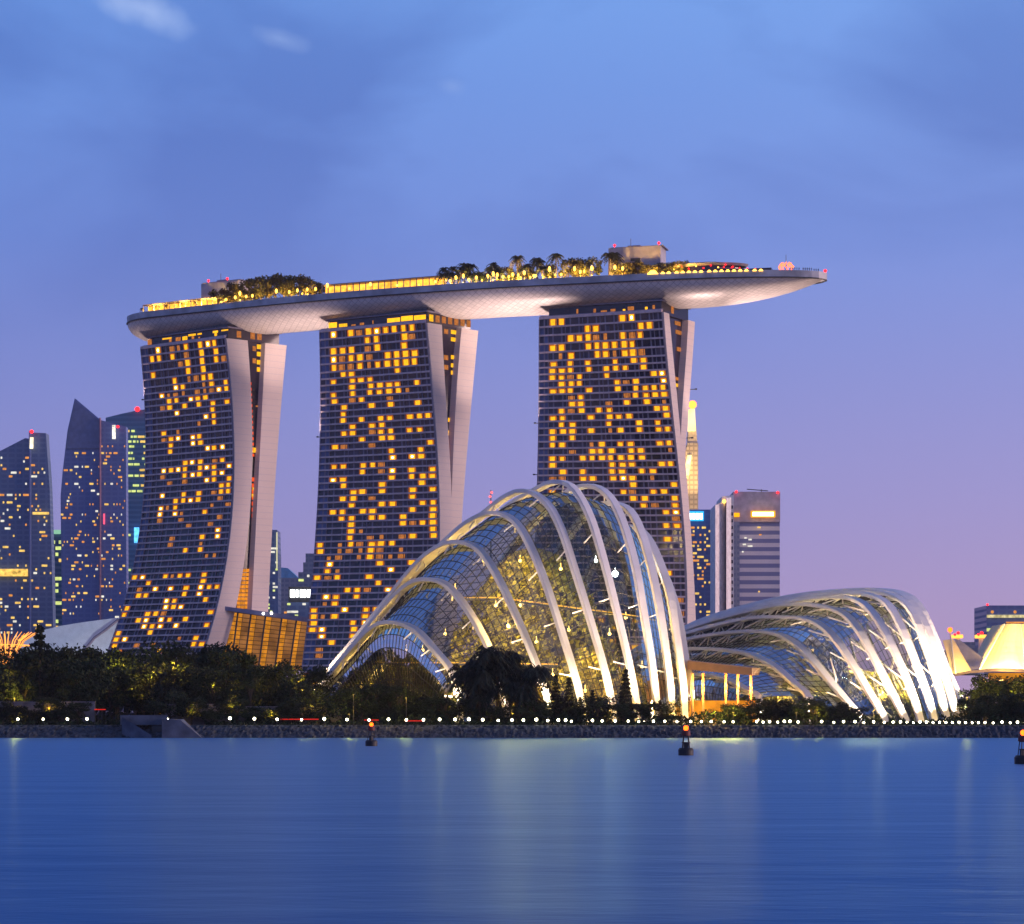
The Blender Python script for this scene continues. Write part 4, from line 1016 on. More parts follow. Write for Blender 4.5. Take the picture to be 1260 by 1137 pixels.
def walkway(pts, label, r=.55):
    t = empty('aerial_walkway', pts[0]); tag(t, label, 'walkway'); m = MB(); m.rect_sweep(pts, Vector((0, 1, 0)), 2.2, .5); m.build('walkway_deck', MULL, t)
    m = MB(); m.tube([Vector(p) + Vector((0, -1.2, .55)) for p in pts], .16, 4); m.build('handrail_light', EWK, t)
walkway([P(560, 738, 682), P(610, 738, 670), P(660, 744, 662), P(710, 751, 662), P(750, 756, 668), P(785, 761, 678)], 'warm lit upper walkway crossing inside the large dome')
walkway([P(462, 817, 684), P(500, 818, 676), P(560, 818, 668), P(620, 819, 664), P(686, 820, 662)], 'warm lit lower walkway inside the left half of large dome')
# indoor lamps: visible bulbs with real light
IB = emis('indoor_bulb', (1, .62, .15), 9); IBW = emis('white_indoor_bulb', (.75, .85, 1), 22)
def ilamp(px, py, D, e, c, label, m=IB, r=.45, soft=.8):
    p = P(px, py, D); q = MB(); q.ball(p, r, seg=8, ring=6); q.tube([p, p + Vector((0, 0, 1.6))], .06, 4); tag(q.build('indoor_lamp', m), label, 'lamp', 'lamps inside the domes')
    lamp('indoor_light', 'POINT', p + Vector((0, -r - .3, 0)), e, c, size=soft)
il = [(x_, y_, D_, e_ * 1.05) for x_, y_, D_, e_ in [(598, 800, 662, 6000), (640, 745, 670, 9000), (660, 790, 660, 8000), (610, 745, 668, 7000), (700, 775, 658, 7000), (735, 800, 662, 7000), (770, 760, 668, 5000), (690, 700, 668, 7000), (640, 690, 684, 8000), (520, 800, 668, 6000), (548, 780, 670, 4000), (470, 825, 682, 8000), (500, 800, 676, 9000), (445, 845, 688, 6000), (540, 840, 670, 8000), (790, 820, 668, 5000), (575, 835, 655, 5000), (655, 850, 652, 5000), (720, 850, 654, 6000), (595, 690, 684, 5000), (560, 725, 676, 6000), (540, 810, 664, 6000), (625, 770, 656, 8000), (680, 830, 655, 7000), (750, 780, 655, 7000)]]
for i, (px, py, D, e) in enumerate(il): ilamp(px, py, D, e * 1.3, (1, .6, .16), f'small yellow lamp among plants in large dome, {ordw(i + 1)} hung')
ilamp(757, 706, 676, 9000, (.62, .74, 1), 'very bright blue-white lamp high in right of large dome', IBW, .9)
ilamp(733, 690, 680, 4000, (.6, .74, 1), 'dimmer blue-white lamp near top of the large dome', IBW, .5)
for i, (px, py, D, e) in enumerate([(960, 845, 690, 5000), (1010, 850, 680, 6000), (1045, 820, 690, 8000), (1060, 790, 700, 7000), (1080, 850, 678, 6000), (1110, 830, 676, 7000), (1135, 810, 676, 6000), (1000, 800, 710, 6000), (1090, 780, 690, 6000)]):
    ilamp(px, py, D, e * 4.5, (1, .72, .34), f'small warm lamp inside the low dome, {ordw(i + 1)} hung')

# ---------------------------------------------------------------- canopy pavilion between the domes
CAN = mat('canopy_timber', (0.42, 0.22, 0.10), .6)
t = empty('waterfront_canopy', G(888, 650)); tag(t, 'flat orange lit canopy on columns between the two domes', 'canopy')
m = MB(); D0 = 645; a0, b0 = P(846, 813, D0), P(934, 826, D0)
m.hexa([P(846, 824, 645), P(925, 831, 645), P(934, 831, 668), P(846, 824, 672)], [P(846, 813, 645), P(925, 822, 645), P(936, 822, 668), P(846, 812, 672)]); m.build('canopy_roof', CAN, t)
for px in (852, 865, 893, 908, 924):
    c = MB(); p = P(px, 828, 650); c.tube([(p.x, p.y, 3), (p.x, p.y, p.z)], .32, 8); c.build('column', CAN, t); q = MB(); q.ball((p.x, p.y - .6, p.z - 4), .4, seg=6, ring=4); q.build('column_lamp', WARM, t)
    lamp('canopy_light', 'POINT', (p.x, p.y - 1.2, p.z - 4), 9000, (1, .5, .1), size=.5)
m = MB(); m.poly([P(848, 889, 662), P(930, 889, 662), P(930, 862, 662), P(848, 862, 662)]); m.build('lit_back_wall', EO2, t)
for px in (856, 872, 888, 904):
    m = MB(); p = P(px, 886, 640); m.hexa([(p.x - 1.7, p.y, 3), (p.x + 1.7, p.y, 3), (p.x + 1.7, p.y + 3, 3), (p.x - 1.7, p.y + 3, 3)], [(p.x - .1, p.y + 1.4, 6.6), (p.x + .1, p.y + 1.4, 6.6), (p.x + .1, p.y + 1.6, 6.6), (p.x - .1, p.y + 1.6, 6.6)])
    tag(m.build('parasol_tent', mat('tent_canvas', (.7, .55, .3), .7)), f"small pitched tent under canopy, {ordw((px - 840) // 16)} from left", 'tent', 'small tents by the canopy')

# ---------------------------------------------------------------- promenade lamps
LG = emis('path_lamp_globe', (1, .93, .62), 16)
lt = empty('path_lamp'); m = MB(); m.tube([(0, 0, 0), (0, 0, .75)], .12, 6); m.box((0, 0, .05), (.5, .5, .1)); m.build('post', DARK, lt); m = MB(); m.ball((0, 0, 1.15), .34, seg=12, ring=8); m.build('globe', LG, lt, True)
lx = [-8, 22, 53, 83, 107, 206, 283, 313, 341, 371, 399, 427, 454, 478, 500, 521, 541, 560, 577, 594, 613, 630, 644, 660, 674, 687, 696, 703, 729, 741, 757, 773, 786, 804, 818, 833, 850, 863, 875, 891, 902, 931, 939, 947, 957, 965, 972, 982, 1011, 1026, 1038, 1052, 1063, 1075, 1088, 1099] + [1108 + i * 8 for i in range(14)] + [1222, 1233, 1243, 1252, 1262]
for i, px in enumerate(lx):
    p = G(px, 610.6 + (0 if px < 1100 else 2)); o = lt if i == 0 else copy_tree(lt, p, 0, random.uniform(.85, 1.15) * (1 if px < 700 else .82)); o.location = p + Vector((0, 0, .55 - .75 * max(0, (px - 300)) / 960)); 
    if 53 == px or px == 206: o.scale = (.7, .7, .9)
    tag(o, f'white globe path lamp on the bank, {ordw(i + 1)} from the left', 'lamp', 'globe lamps along the shore path')
# low boundary walls
WALLM = mat('pale_rendered_wall', (.19, .17, .18), .8, noise=.35)
for x0, x1, y0, lb in ((-30, 117, 864, 'long pale boundary wall at the left, behind the path lamps'), (198, 262, 867, 'short pale boundary wall right of the outfall'), (262, 420, 870, 'low dim boundary wall below the left hotel tower podium')):
    a, b = G(x0, 627), G(x1, 627); h = CAMZ + (HORY - y0) * 627 / F; m = MB(); m.box(((a.x + b.x) / 2, 627, (3 + h) / 2), (b.x - a.x, .5, h - 3)); t = empty('boundary_wall', ((a.x + b.x) / 2, 627, 3)); tag(t, lb, 'wall', 'pale walls by the shore'); m.build('wall_panel', WALLM, t)
    m = MB(); m.box(((a.x + b.x) / 2, 627, h + .08), (b.x - a.x + .2, .8, .16)); m.build('coping', GRIDD, t)
# red strip lights on the barrier
ERS = emis('red_strip', (1, .03, .015), .8)
for i, (x0, x1, y) in enumerate([(116, 130, 873), (345, 392, 885), (448, 466, 886), (498, 520, 887)]):
    a, b = P(x0, y, 618.8), P(x1, y, 618.8); m = MB(); m.box(((a.x + b.x) / 2, 618.8, a.z), (b.x - a.x, .2, .22)); t = empty('barrier_light', a); m.build('strip', ERS, t); m = MB()
    for q_ in range(4): m.box((a.x + (b.x - a.x) * q_ / 3, 618.95, (a.z + 3.1) / 2), (.1, .1, a.z - 3.1))
    m.box(((a.x + b.x) / 2, 618.95, a.z - .2), (b.x - a.x, .1, .1)); m.build('barrier_frame', DARK, t); tag(t, f'red glowing strip on the path barrier, {ordw(i + 1)} from left', 'light strip', 'red strips by the path')
# outfall structure
OC = mat('outfall_concrete', (.10, .12, .16), .85, noise=.25)
t = empty('drain_outfall', G(200, 606)); tag(t, 'dark concrete drain outfall with angled wing walls on the bank', 'outfall')
m = MB(); m.hexa([G(148, 605, 3.2), G(206, 605, 3.2), G(206, 614, 3.2), G(148, 614, 3.2)], [G(148, 605, 5.6), G(206, 605, 5.6), G(206, 614, 5.6), G(148, 614, 5.6)]); m.build('headwall', OC, t)
m = MB(); m.hexa([G(150, 603, -1), G(188, 599, -1), G(188, 600, -1), G(150, 604.5, -1)], [G(150, 603, 5.2), G(186, 599, .7), G(186, 600, .7), G(150, 604.5, 5.2)]); m.build('wing_wall', OC, t)
m = MB(); m.hexa([G(199, 599, -1), G(254, 599.5, -1), G(254, 607, -1), G(199, 607, -1)], [G(199, 600, 4.6), G(222, 600, 4.4), G(226, 607, 4.6), G(199, 607, 4.6)]); m.build('wing_wall', OC, t)
m = MB(); m.box((G(193, 603).x, 604.6, 1.2), (3.0, .4, 3.6)); m.build('culvert_mouth', DARK, t)

# ---------------------------------------------------------------- navigation buoys
ORL = emis('buoy_lamp', (1, .10, .006), 6)
BUM = mat('buoy_red_paint', (.16, .025, .02), .6); BUD = mat('buoy_black_hull', (.015, .015, .018), .5)
bt = empty('navigation_buoy'); m = MB()
for z0, z1, r0, r1_ in ((-.5, .75, 1.0, 1.02), (.75, 1.0, 1.02, .85)):
    n = 20; ring = lambda z, r: [(math.cos(k * 2 * math.pi / n) * r, math.sin(k * 2 * math.pi / n) * r, z) for k in range(n)]; m.hexa(ring(z0, r0), ring(z1, r1_))
m.build('float', BUD, bt)
m = MB()
for k in range(4):
    an = k * math.pi / 2 + .6; m.tube([(math.cos(an) * .62, math.sin(an) * .62, 1.0), (math.cos(an) * .42, math.sin(an) * .42, 2.6)], .06, 5)
for z, r in ((1.7, .56), (2.6, .46)): m.tube([(math.cos(k * .524) * r, math.sin(k * .524) * r, z) for k in range(13)], .05, 4)
m.box((0, 0, 1.35), (.55, .55, .7)); m.build('lattice_tower', BUD, bt)
m = MB(); m.hexa([(math.cos(k * .524) * .62, math.sin(k * .524) * .62, 2.62) for k in range(12)], [(math.cos(k * .524) * .55, math.sin(k * .524) * .55, 3.3) for k in range(12)]); m.build('daymark', BUM, bt)
m = MB(); m.ball((0, 0, 3.62), .33, seg=12, ring=8); m.build('lamp', ORL, bt, True)
for i, (px, wy, sc, lb) in enumerate(((844, 929.5, 1.0, 'middle navigation buoy with orange lamp, open lattice frame and black float'), (457, 918, 1.05, 'farthest navigation buoy, at left, with orange lamp, near the bank'), (1259, 940, .93, 'nearest navigation buoy, cut by the right edge of the photo'))):
    D = CAMZ * F / (wy - HORY); p = G(px, D, 0); o = bt if i == 0 else copy_tree(bt, p, i, sc); o.location = p; tag(o, lb, 'buoy', 'lit buoys on the bay')

# ---------------------------------------------------------------- podium, atrium between towers
t = empty('glass_podium', G(330, 1192)); tag(t, 'orange lit glass podium between the left and middle hotel towers', 'podium')
xs = [279, 293, 309, 327, 347, 365, 381]; EPD = emis('podium_dim_glow', (1, .40, .10), .27, .12, .7); EPB = emis('podium_bright_glow', (1, .36, .02), .6, .3, .6)
for i in range(6):
    x0, x1 = xs[i], xs[i + 1]; yt = lambda x: 751 + (x - 290) * .13
    for part, (fa, fb), mt in (('podium_glass', (0, .38), EPB), ('podium_glass', (.38, 1), EPD if i else EPB)):
        a, b = x0 + (x1 - x0) * fa, x0 + (x1 - x0) * fb; lean = 9
        m = MB(); nn = 13
        for r in range(nn):
            f0, f1 = r / nn, (r + .86) / nn
            ql = lambda x, fz: P(x - lean * fz, yt(x) + 3 + (822 - yt(x)) * fz, 1192 - fz * 6)
            m.poly([ql(a + .3, f1), ql(b - .3, f1), ql(b - .3, f0), ql(a + .3, f0)])
        m.build(part, mt, t)
    m = MB(); m.tube([P(x1, yt(x1), 1190), P(x1 - 9, 822, 1184)], .45, 5); m.build('raking_mullion', MULL, t)
m = MB(); m.hexa([P(276, 751, 1188), P(382, 766, 1188), P(382, 766, 1225), P(276, 751, 1225)], [P(276, 746, 1188), P(382, 760, 1188), P(382, 760, 1225), P(276, 746, 1225)]); m.build('podium_roof', mat('blue_grey_roof', (.22, .22, .34), .5), t)
m = MB(); m.poly([P(266, 825, 1198), P(384, 825, 1198), P(384, 762, 1198), P(276, 752, 1198)]); m.build('podium_wall', mat('podium_core', (.12, .09, .07), .7), t)
for px in (324, 334):
    m = MB(); m.ball(P(px, 754.5 if px > 330 else 755, 1184), .7, seg=8, ring=5); m.build('roof_lamp', emis('white_lamp', (1, .95, .9), 5), t)
EXY = emis('city_window_yellow', (1, .62, .14), 1.1, .3, .4); EXO = emis('city_window_orange', (1, .38, .08), .85, .3, .4); EXG = emis('city_window_green', (.8, .92, .28), 1.0, .3, .4); EXW = emis('city_window_white', (.95, .9, .75), 1.0, .3, .4)

# ---------------------------------------------------------------- city buildings
def city(label, poly, D, depth, bm, nf, ncol, p, pal, wy, side=0.0, group='office towers behind the bay', name='office_tower', wh=.55, seed=1, parts=None, xw=None):
    random.seed(seed); xs_ = [a for a, b in poly]; cxp = sum(xs_) / len(xs_); t = empty(name, G(cxp, D)); tag(t, label, 'building', group)
    m = MB(); fr = [P(a, b, D) for a, b in poly]; sh = Vector((side, depth, 0)); bk = [q + sh for q in fr]
    m.hexa(fr, bk); m.build('tower_walls', bm, t)
    y0, y1 = wy; xl, xr = xw or (min(xs_), max(xs_)); n = 0; rest = MB()
    def inside(x, y):
        c = False; j = len(poly) - 1
        for i in range(len(poly)):
            if (poly[i][1] > y) != (poly[j][1] > y) and x < (poly[j][0] - poly[i][0]) * (y - poly[i][1]) / (poly[j][1] - poly[i][1]) + poly[i][0]: c = not c
            j = i
        return c
    fh = (y1 - y0) / nf; cwid = (xr - xl) / ncol
    for r in range(nf):
        prow = p * random.choice((.3, .6, 1, 1, 1.7)); c = 0
        while c < ncol:
            if random.random() < prow:
                ln = random.choice((1, 1, 1, 2, 3)); xa = xl + c * cwid + .3; xb = min(xr, xl + (c + ln) * cwid) - .3; ya = y0 + r * fh; yb = ya + fh * wh
                if inside(xa, ya) and inside(xb, yb) and inside(xa, yb) and inside(xb, ya) and xb > xa:
                    q = [P(xa, yb, D - .3), P(xb, yb, D - .3), P(xb, ya, D - .3), P(xa, ya, D - .3)]; k = random.randrange(len(pal)); n += 1
                    if n <= 90: mm = MB(); mm.poly(q); mm.build('lit_window', pal[k], t)
                    else: rest.poly(q, k)
                c += ln
            c += 1
    if rest.f: tag(rest.build('lit_windows', pal, t), kind='stuff')
    return t
def cpart(t, name, poly, D, depth, m, side=0):
    mb = MB(); a = [P(x, y, D) for x, y in poly]; mb.hexa(a, [q + Vector((side, depth, 0)) for q in a]); return mb.build(name, m, t)
def cball(t, name, px, py, D, r, m): mb = MB(); mb.ball(P(px, py, D), r, seg=8, ring=6); return mb.build(name, m, t)
BG = banded('blue_glass_facade', (.11, .18, .34), (.18, .26, .42), 4.0, .6, .3, 6.0); BT = banded('teal_glass_facade', (.05, .16, .30), (.08, .22, .38), 4.2, .55, .25)
BM_ = banded('mauve_glass_facade', (.12, .18, .42), (.17, .24, .48), 3.6, .6, .3, 5.0); BW = banded('striped_stone_facade', (.22, .23, .42), (.86, .78, .80), 5.6, .5, .4)
BC = mat('pale_stone_facade', (.86, .80, .80), .7); BS = banded('grey_block_facade', (.20, .23, .33), (.32, .34, .42), 3.6, .5, .4, 4.0)
BGOLD = banded('cream_tower_facade', (.75, .6, .4), (.45, .35, .25), 4.6, .62, .6, 4.0)
t = city('dark grey-blue office tower with stepped roof, at the left edge', [(-60, 815), (66, 815), (64, 700), (61, 600), (56.5, 533), (36, 532), (36, 540), (31, 539), (0, 555), (-60, 570)], 1900, 12, BG, 52, 50, .13, [EXY, EXO, EXY, EXW], (562, 800), 0, seed=3)
cpart(t, 'ridge_fin', [(35.5, 815), (37.5, 815), (37.5, 530), (35.5, 530)], 1897, 3, BM_); cball(t, 'red_beacon', 39, 531, 1895, 1.4, REDL)
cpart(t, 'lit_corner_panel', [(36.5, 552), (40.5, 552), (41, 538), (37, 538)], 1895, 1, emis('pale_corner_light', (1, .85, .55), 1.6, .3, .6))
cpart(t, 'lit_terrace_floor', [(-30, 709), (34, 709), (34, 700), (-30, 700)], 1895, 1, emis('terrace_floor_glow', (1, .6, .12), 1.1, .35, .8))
cpart(t, 'lit_floor', [(40, 633), (60, 633), (60, 630), (40, 630)], 1895, 1, EXY)
t = city('tall blue sail-topped office tower with a pointed left tip', [(77, 815), (156, 815), (155.5, 700), (155, 525), (124, 517), (92, 490), (83, 530), (77, 580), (74.5, 610), (75, 660)], 1800, 10, BM_, 60, 44, .12, [EXY, EXO, EXO, EXW, EXY], (548, 800), 0, seed=5)
cpart(t, 'ridge_fin', [(122, 815), (123.6, 815), (123.6, 514), (122, 514)], 1797, 3, mat('pinkish_fin', (.36, .20, .27), .6)); cball(t, 'red_beacon', 145, 525, 1795, 1.0, REDL)
cpart(t, 'crown_glazing', [(81, 552), (123, 552), (122, 518), (92.3, 493), (84, 530)], 1799, 1, mat('pale_blue_crown_glass', (.13, .17, .32), .3))
cpart(t, 'lit_corner_panel', [(138, 540), (142, 540), (142, 523), (138, 523)], 1795, 1, emis('pale_panel', (1, .95, .8), 1.2, .5, .8)); cpart(t, 'red_panel', [(127, 645), (129, 645), (129, 632), (127, 632)], 1796, 1, emis('pink_panel', (1, .1, .2), 1.4))
t = city('dark teal office tower with greenish lit floors, behind the sail-topped tower', [(130, 815), (200, 815), (200, 501), (169, 505), (150, 509), (130, 514)], 2100, 40, BT, 62, 9, .0, [EXG, EXY], (520, 800), 0, seed=8)
cball(t, 'red_beacon', 169, 503.5, 2095, 2.2, REDL)
random.seed(80)
for i, y in enumerate([529, 536, 542, 548, 556, 563, 570, 577, 584, 596, 603, 657, 664, 700, 708, 716, 724]):
    x = 156
    while x < 182:
        wv = random.uniform(1.5, 8); 
        if random.random() < (.8 if y < 600 else .45): cpart(t, 'lit_window', [(x, y + 2.6), (min(183, x + wv), y + 2.6), (min(183, x + wv), y), (x, y)], 2099, .5, random.choice((EXG, EXG, EXY)))
        x += wv + random.uniform(.8, 2.5)
cpart(t, 'blue_lit_sign', [(165, 668), (171, 668), (171, 649), (165, 649)], 2094, 1, emis('blue_sign_glow', (.1, .45, 1), 2.0, .3, .5))
t = city('short office block with mint lit top, in the gap left of the sail-topped tower', [(60, 815), (80, 815), (80, 652), (60, 652)], 1950, 30, BT, 18, 5, .35, [EXG, EXY], (665, 800), 0, seed=9)
cpart(t, 'lit_top_band', [(63, 657), (74.5, 657), (74.5, 652), (63, 652)], 1948, 1, emis('mint_glow', (.35, .75, .5), .8))
# between left and middle tower
t = city('slim dark tower with yellow-green lit edge, beside the left hotel tower', [(322, 815), (342, 815), (342, 682), (341, 652), (322, 652)], 1700, 24, BG, 22, 6, .25, [EXG, EXW], (665, 760), 0, seed=12); cpart(t, 'lit_edge', [(340, 700), (341.3, 700), (341.3, 655), (340, 655)], 1698, 1, emis('pale_edge', (.9, .85, .5), .9))
t = city('grey block with pale blue pitched roof, between left and middle hotel towers', [(338, 815), (368, 815), (367, 711), (342, 711)], 1850, 30, BS, 12, 8, .06, [EXO], (715, 765), 0, seed=13)
cpart(t, 'pitched_roof', [(342, 711), (367, 711), (354, 699), (344, 698)], 1850, 30, mat('light_blue_roof', (.16, .38, .62), .4))
t = city('stepped grey tower, beside the left edge of the middle hotel tower', [(367, 815), (402, 815), (402, 681), (376, 681), (376, 692), (373, 692), (373, 704), (367, 704)], 1780, 30, BS, 14, 10, .08, [EXG, EXW], (686, 760), 0, seed=14)
t = city('dark block carrying a glaring white rooftop sign', [(353, 815), (400, 815), (400, 741), (353, 741)], 1600, 30, BG, 8, 10, .12, [EXG, EXW], (742, 780), 0, seed=15)
SG = emis('white_sign_glow', (.95, 1, 1), 4)
cpart(t, 'sign_board', [(355, 741), (385, 741), (385, 722), (355, 722)], 1600, 2, DARK)
for i, (x0, x1) in enumerate(((357, 363), (364.5, 366.8), (369, 372), (372.7, 376), (377.5, 383.5))): cpart(t, 'sign_letter', [(x0, 735), (x1, 735), (x1, 725.5), (x0, 725.5)], 1598, 1, SG)
# right of right tower
t = city('cream floodlit stepped tower with a red beacon, just right of the right hotel tower', [(838, 700), (859, 700), (859, 545), (846, 545), (838, 580)], 2300, 20, BGOLD, 1, 1, 0, [EXY], (600, 700), 0, seed=16, name='stepped_tower')
cpart(t, 'upper_shaft', [(846, 548), (858.5, 548), (855.5, 515), (848, 515)], 2302, 14, mat('cream_stone', (.75, .6, .4), .7))
lamp('spire_flood', 'SPOT', P(850, 600, 2255), 0.16e6, (1, .68, .28), P(851, 560, 2300), 1, R(90))
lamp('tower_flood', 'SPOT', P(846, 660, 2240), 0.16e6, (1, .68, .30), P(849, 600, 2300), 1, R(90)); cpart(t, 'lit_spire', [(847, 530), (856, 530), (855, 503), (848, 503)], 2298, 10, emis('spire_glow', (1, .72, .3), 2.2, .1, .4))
cpart(t, 'painted_flood_band', [(841, 585), (848, 585), (851, 560), (846, 560)], 2297, 2, emis('band_glow', (1, .75, .3), 2.6, .2, .5)); cball(t, 'red_beacon', 852, 498, 2300, 4.0, emis('spire_beacon', (1, .16, .02), 7))  # band: floodlight on the stone painted as its own glow
t = city('dark blue glass office block with glowing cyan rooftop sign', [(841, 815), (880, 815), (880, 627), (841, 627)], 1700, 30, BM_, 26, 14, .26, [EXY, EXY, EXO], (648, 765), 0, seed=17)
cpart(t, 'sign_glow', [(841, 641), (866, 641), (866, 629), (841, 629)], 1695, 1, emis('cyan_sign', (.03, .5, 1), 1.3))
for x0, x1 in ((843, 846), (847, 851), (852, 855.5), (856.5, 860), (861, 864.5)): cpart(t, 'sign_letter', [(x0, 639), (x1, 639), (x1, 631.5), (x0, 631.5)], 1694, .5, emis('white_letter', (.75, 1, 1), 4))
t = city('pale octagonal office tower with striped floors and a yellow sign, right of white slab', [(903, 815), (959.5, 815), (959.5, 606), (903, 606)], 1650, 40, BW, 1, 1, 0, [EXW], (640, 760), 0, seed=18)
cpart(t, 'blank_top_storeys', [(902.4, 642), (960, 642), (960, 605), (902.4, 605)], 1648, 44, mat('pinkish_stone', (.52, .44, .47), .7)); YS = emis('yellow_sign_glow', (1, .40, .0), 1.5)
cpart(t, 'yellow_sign', [(924, 636.5), (954, 636.5), (954, 628.5), (924, 628.5)], 1645, 1, YS); cpart(t, 'yellow_sign', [(902.5, 636), (910, 636), (910, 631), (902.5, 631)], 1645, 1, YS)
cpart(t, 'sign_lettering', [(926, 635), (952, 635), (952, 630), (926, 630)], 1643.5, .5, emis('sign_white', (1, .85, .45), 5)); cpart(t, 'corner_bay', [(902, 760), (910, 760), (910, 642), (902, 642)], 1646, 4, BS)
for (x, y, w_, m_) in ((916, 661, 3, EXW), (921, 663, 4, EXW), (914, 669, 4, EXW), (920, 671, 6, EXW), (913, 678, 2, EXW), (932, 648, 4, EXY), (934, 657, 3, EXO), (922, 742, 2, EXY), (933, 727, 2, EXY), (905, 671, 4, EXG)): cpart(t, 'lit_window', [(x, y + 1.8), (x + w_, y + 1.8), (x + w_, y), (x, y)], 1647, .4, m_)
m = MB(); m.tube([P(919, 602, 1660), P(945, 604, 1660)], .3, 4); m.tube([P(937, 606, 1660), P(937, 602, 1660)], .3, 4); m.build('roof_gantry', DARK, t); cball(t, 'red_beacon', 906, 605, 1645, .9, REDL); cball(t, 'red_beacon', 957, 606, 1645, .9, REDL)
t = city('plain white slab tower, left of the striped octagonal tower', [(880, 815), (903, 815), (903, 609), (888, 611), (888, 618), (880, 621)], 1590, 40, BC, 1, 1, 0, [EXW], (640, 760), 0, seed=19)
m = MB(); m.hexa([P(880.2, 815, 1573), P(892.4, 815, 1589), P(880.2, 815, 1589)], [P(880.2, 621.5, 1573), P(892.4, 619, 1589), P(880.2, 621, 1589)]); m.build('light_catching_wedge', BC, t)  # wedges added to turn the slab face towards the light
m = MB(); m.hexa([P(893.8, 815, 1579), P(899.8, 815, 1589), P(893.8, 815, 1589)], [P(893.8, 613, 1579), P(899.8, 612, 1589), P(893.8, 612, 1589)]); m.build('light_catching_wedge', BC, t)
for i in range(17): y = 622 + i * 8.4; cpart(t, 'stair_window', [(900, y + 4), (902, y + 4), (902, y), (900, y)], 1588, .5, GL1)
cpart(t, 'dark_joint', [(892.5, 815), (893.5, 815), (893.5, 618), (892.5, 618)], 1589, .8, GRIDD); cball(t, 'warm_lamp', 891, 617, 1587, 1.2, WARM)  # narrow dark strip between the two faces of the slab
t = city('low flat office block with one lit floor band, at the right edge', [(1214, 830), (1320, 830), (1320, 745), (1214, 745)], 1500, 40, BM_, 1, 1, 0, [EXG], (750, 790), 0, seed=20); cball(t, 'red_beacon', 1215, 744, 1495, .7, REDL)
cpart(t, 'lit_floor', [(1214.3, 760), (1320, 760), (1320, 756.5), (1214.3, 756.5)], 1498, .6, emis('pale_floor_glow', (.95, .8, .4), .8, .3, .8)); cpart(t, 'lit_floor', [(1214.3, 777), (1219, 777), (1219, 773), (1214.3, 773)], 1498, .6, EXG); cpart(t, 'lit_floor', [(1238, 767), (1262, 767), (1262, 765), (1238, 765)], 1498, .6, EXO)
for px in (1221, 1249): cball(t, 'warm_lamp', px, 753, 1495, 1.0, EXO)
# two small lit pylons with red lamps behind the sails
for i, px in enumerate((1179, 1208)):
    t = empty('lit_pylon', G(px, 1300)); tag(t, f"distant lit pylon top with red lamps, {'left' if i == 0 else 'right'} one of the pair", 'pylon', 'pair of lit pylon tops'); cpart(t, 'pylon_shaft', [(px - 3, 830), (px + 3, 830), (px + 2, 785), (px - 2, 785)], 1300, 4, BC)
    cpart(t, 'lit_ring', [(px - 6, 785), (px + 6, 785), (px + 6, 781), (px - 6, 781)], 1298, 6, emis('ring_glow', (1, .42, .06), 2.4)); cball(t, 'red_beacon', px, 779, 1296, .9, REDL); cball(t, 'red_beacon', px - 4, 781, 1296, .7, REDL)
t = city('long low distant building with dim windows, between the low dome and glowing tent', [(1160, 830), (1216, 830), (1216, 797), (1200, 797), (1200, 790), (1185, 790), (1185, 800), (1160, 800)], 1400, 30, BS, 5, 12, .25, [EXO, EXY], (800, 826), 0, seed=22)
# red and white mast behind large dome
t = empty('radio_mast', G(604, 1500)); tag(t, 'distant radio mast with red lamps, left of the dome peak', 'mast'); m = MB(); m.tube([G(604, 1500), P(604, 603, 1500)], [1.2, .3], 5); m.build('lattice_pole', DARK, t)
for y in (606, 611, 618): cball(t, 'red_beacon', 604 + (y == 606) - (y == 611), y, 1497, .8, emis('dim_red_beacon', (1, .12, .12), 2.5))

# white shell roof at the left and lit steel tree
t = empty('shell_roof_hall', G(90, 1290)); tag(t, 'white curved shell roof of a hall, behind trees at the left', 'hall')
ROOFW = mat('white_membrane_roof', (.80, .84, .88), .5, noise=.05)
def shellroof(pl, D, dep, nm):
    m = MB(); n = len(pl)
    rings = []
    for j in range(7):
        q = j / 6; y = D + dep * q; rings.append([P(px, 812 - (812 - py) * math.cos(q * 1.25), D) + Vector((0, dep * q, 0)) for px, py in pl])
    for a, b in zip(rings[:-1], rings[1:]):
        for i in range(n - 1): m.poly([a[i], a[i + 1], b[i + 1], b[i]])
    m.poly([P(pl[0][0], 822, D)] + rings[0] + [P(pl[-1][0], 822, D)]); m.build(nm, ROOFW, t)
shellroof([(14, 812), (22, 797), (32, 786), (50, 776), (75, 770), (100, 766), (125, 762.5), (146, 760), (152, 775), (150, 800)], 1290, 60, 'roof_shell')
m = MB(); m.tube([P(146, 762, 1287), P(130, 775, 1286), P(116, 785, 1286), P(104, 800, 1286)], .8, 6); m.build('roof_seam', GRIDD, t)
lamp('roof_wash', 'SPOT', P(110, 850, 1230), 45000, (.85, .92, 1), P(90, 785, 1300), 1, R(110))
t = empty('steel_supertree', G(8, 760)); tag(t, 'glowing orange steel tree with flared branches, at the left edge', 'steel tree')
SM = emis('lit_steel_branch', (1, .36, .06), 2.2); 
for k in range(44):
    an = k * 2 * math.pi / 44; c = G(8, 760); m = MB(); fl = lambda r, z: c + Vector((math.cos(an) * r, math.sin(an) * r, z)); m.tube([fl(1.5, 3), fl(1.4, 15), fl(2.6, 21), fl(5.5, 26), fl(9.5, 28.5)], [.22, .22, .2, .16, .1], 4, cap=False); m.build('branch', SM if k % 3 else mat('dark_pink_steel', (.4, .12, .16), .5), t)
m = MB(); m.tube([G(8, 760, 3), G(8, 760, 20)], [2.0, 1.2], 10); m.build('trunk', BARK, t); m = MB(); m.tube([G(8, 760) + Vector((math.cos(k * .3927) * 7.4, math.sin(k * .3927) * 7.4, 24.5)) for k in range(17)], .14, 4); m.build('ring', SM, t)
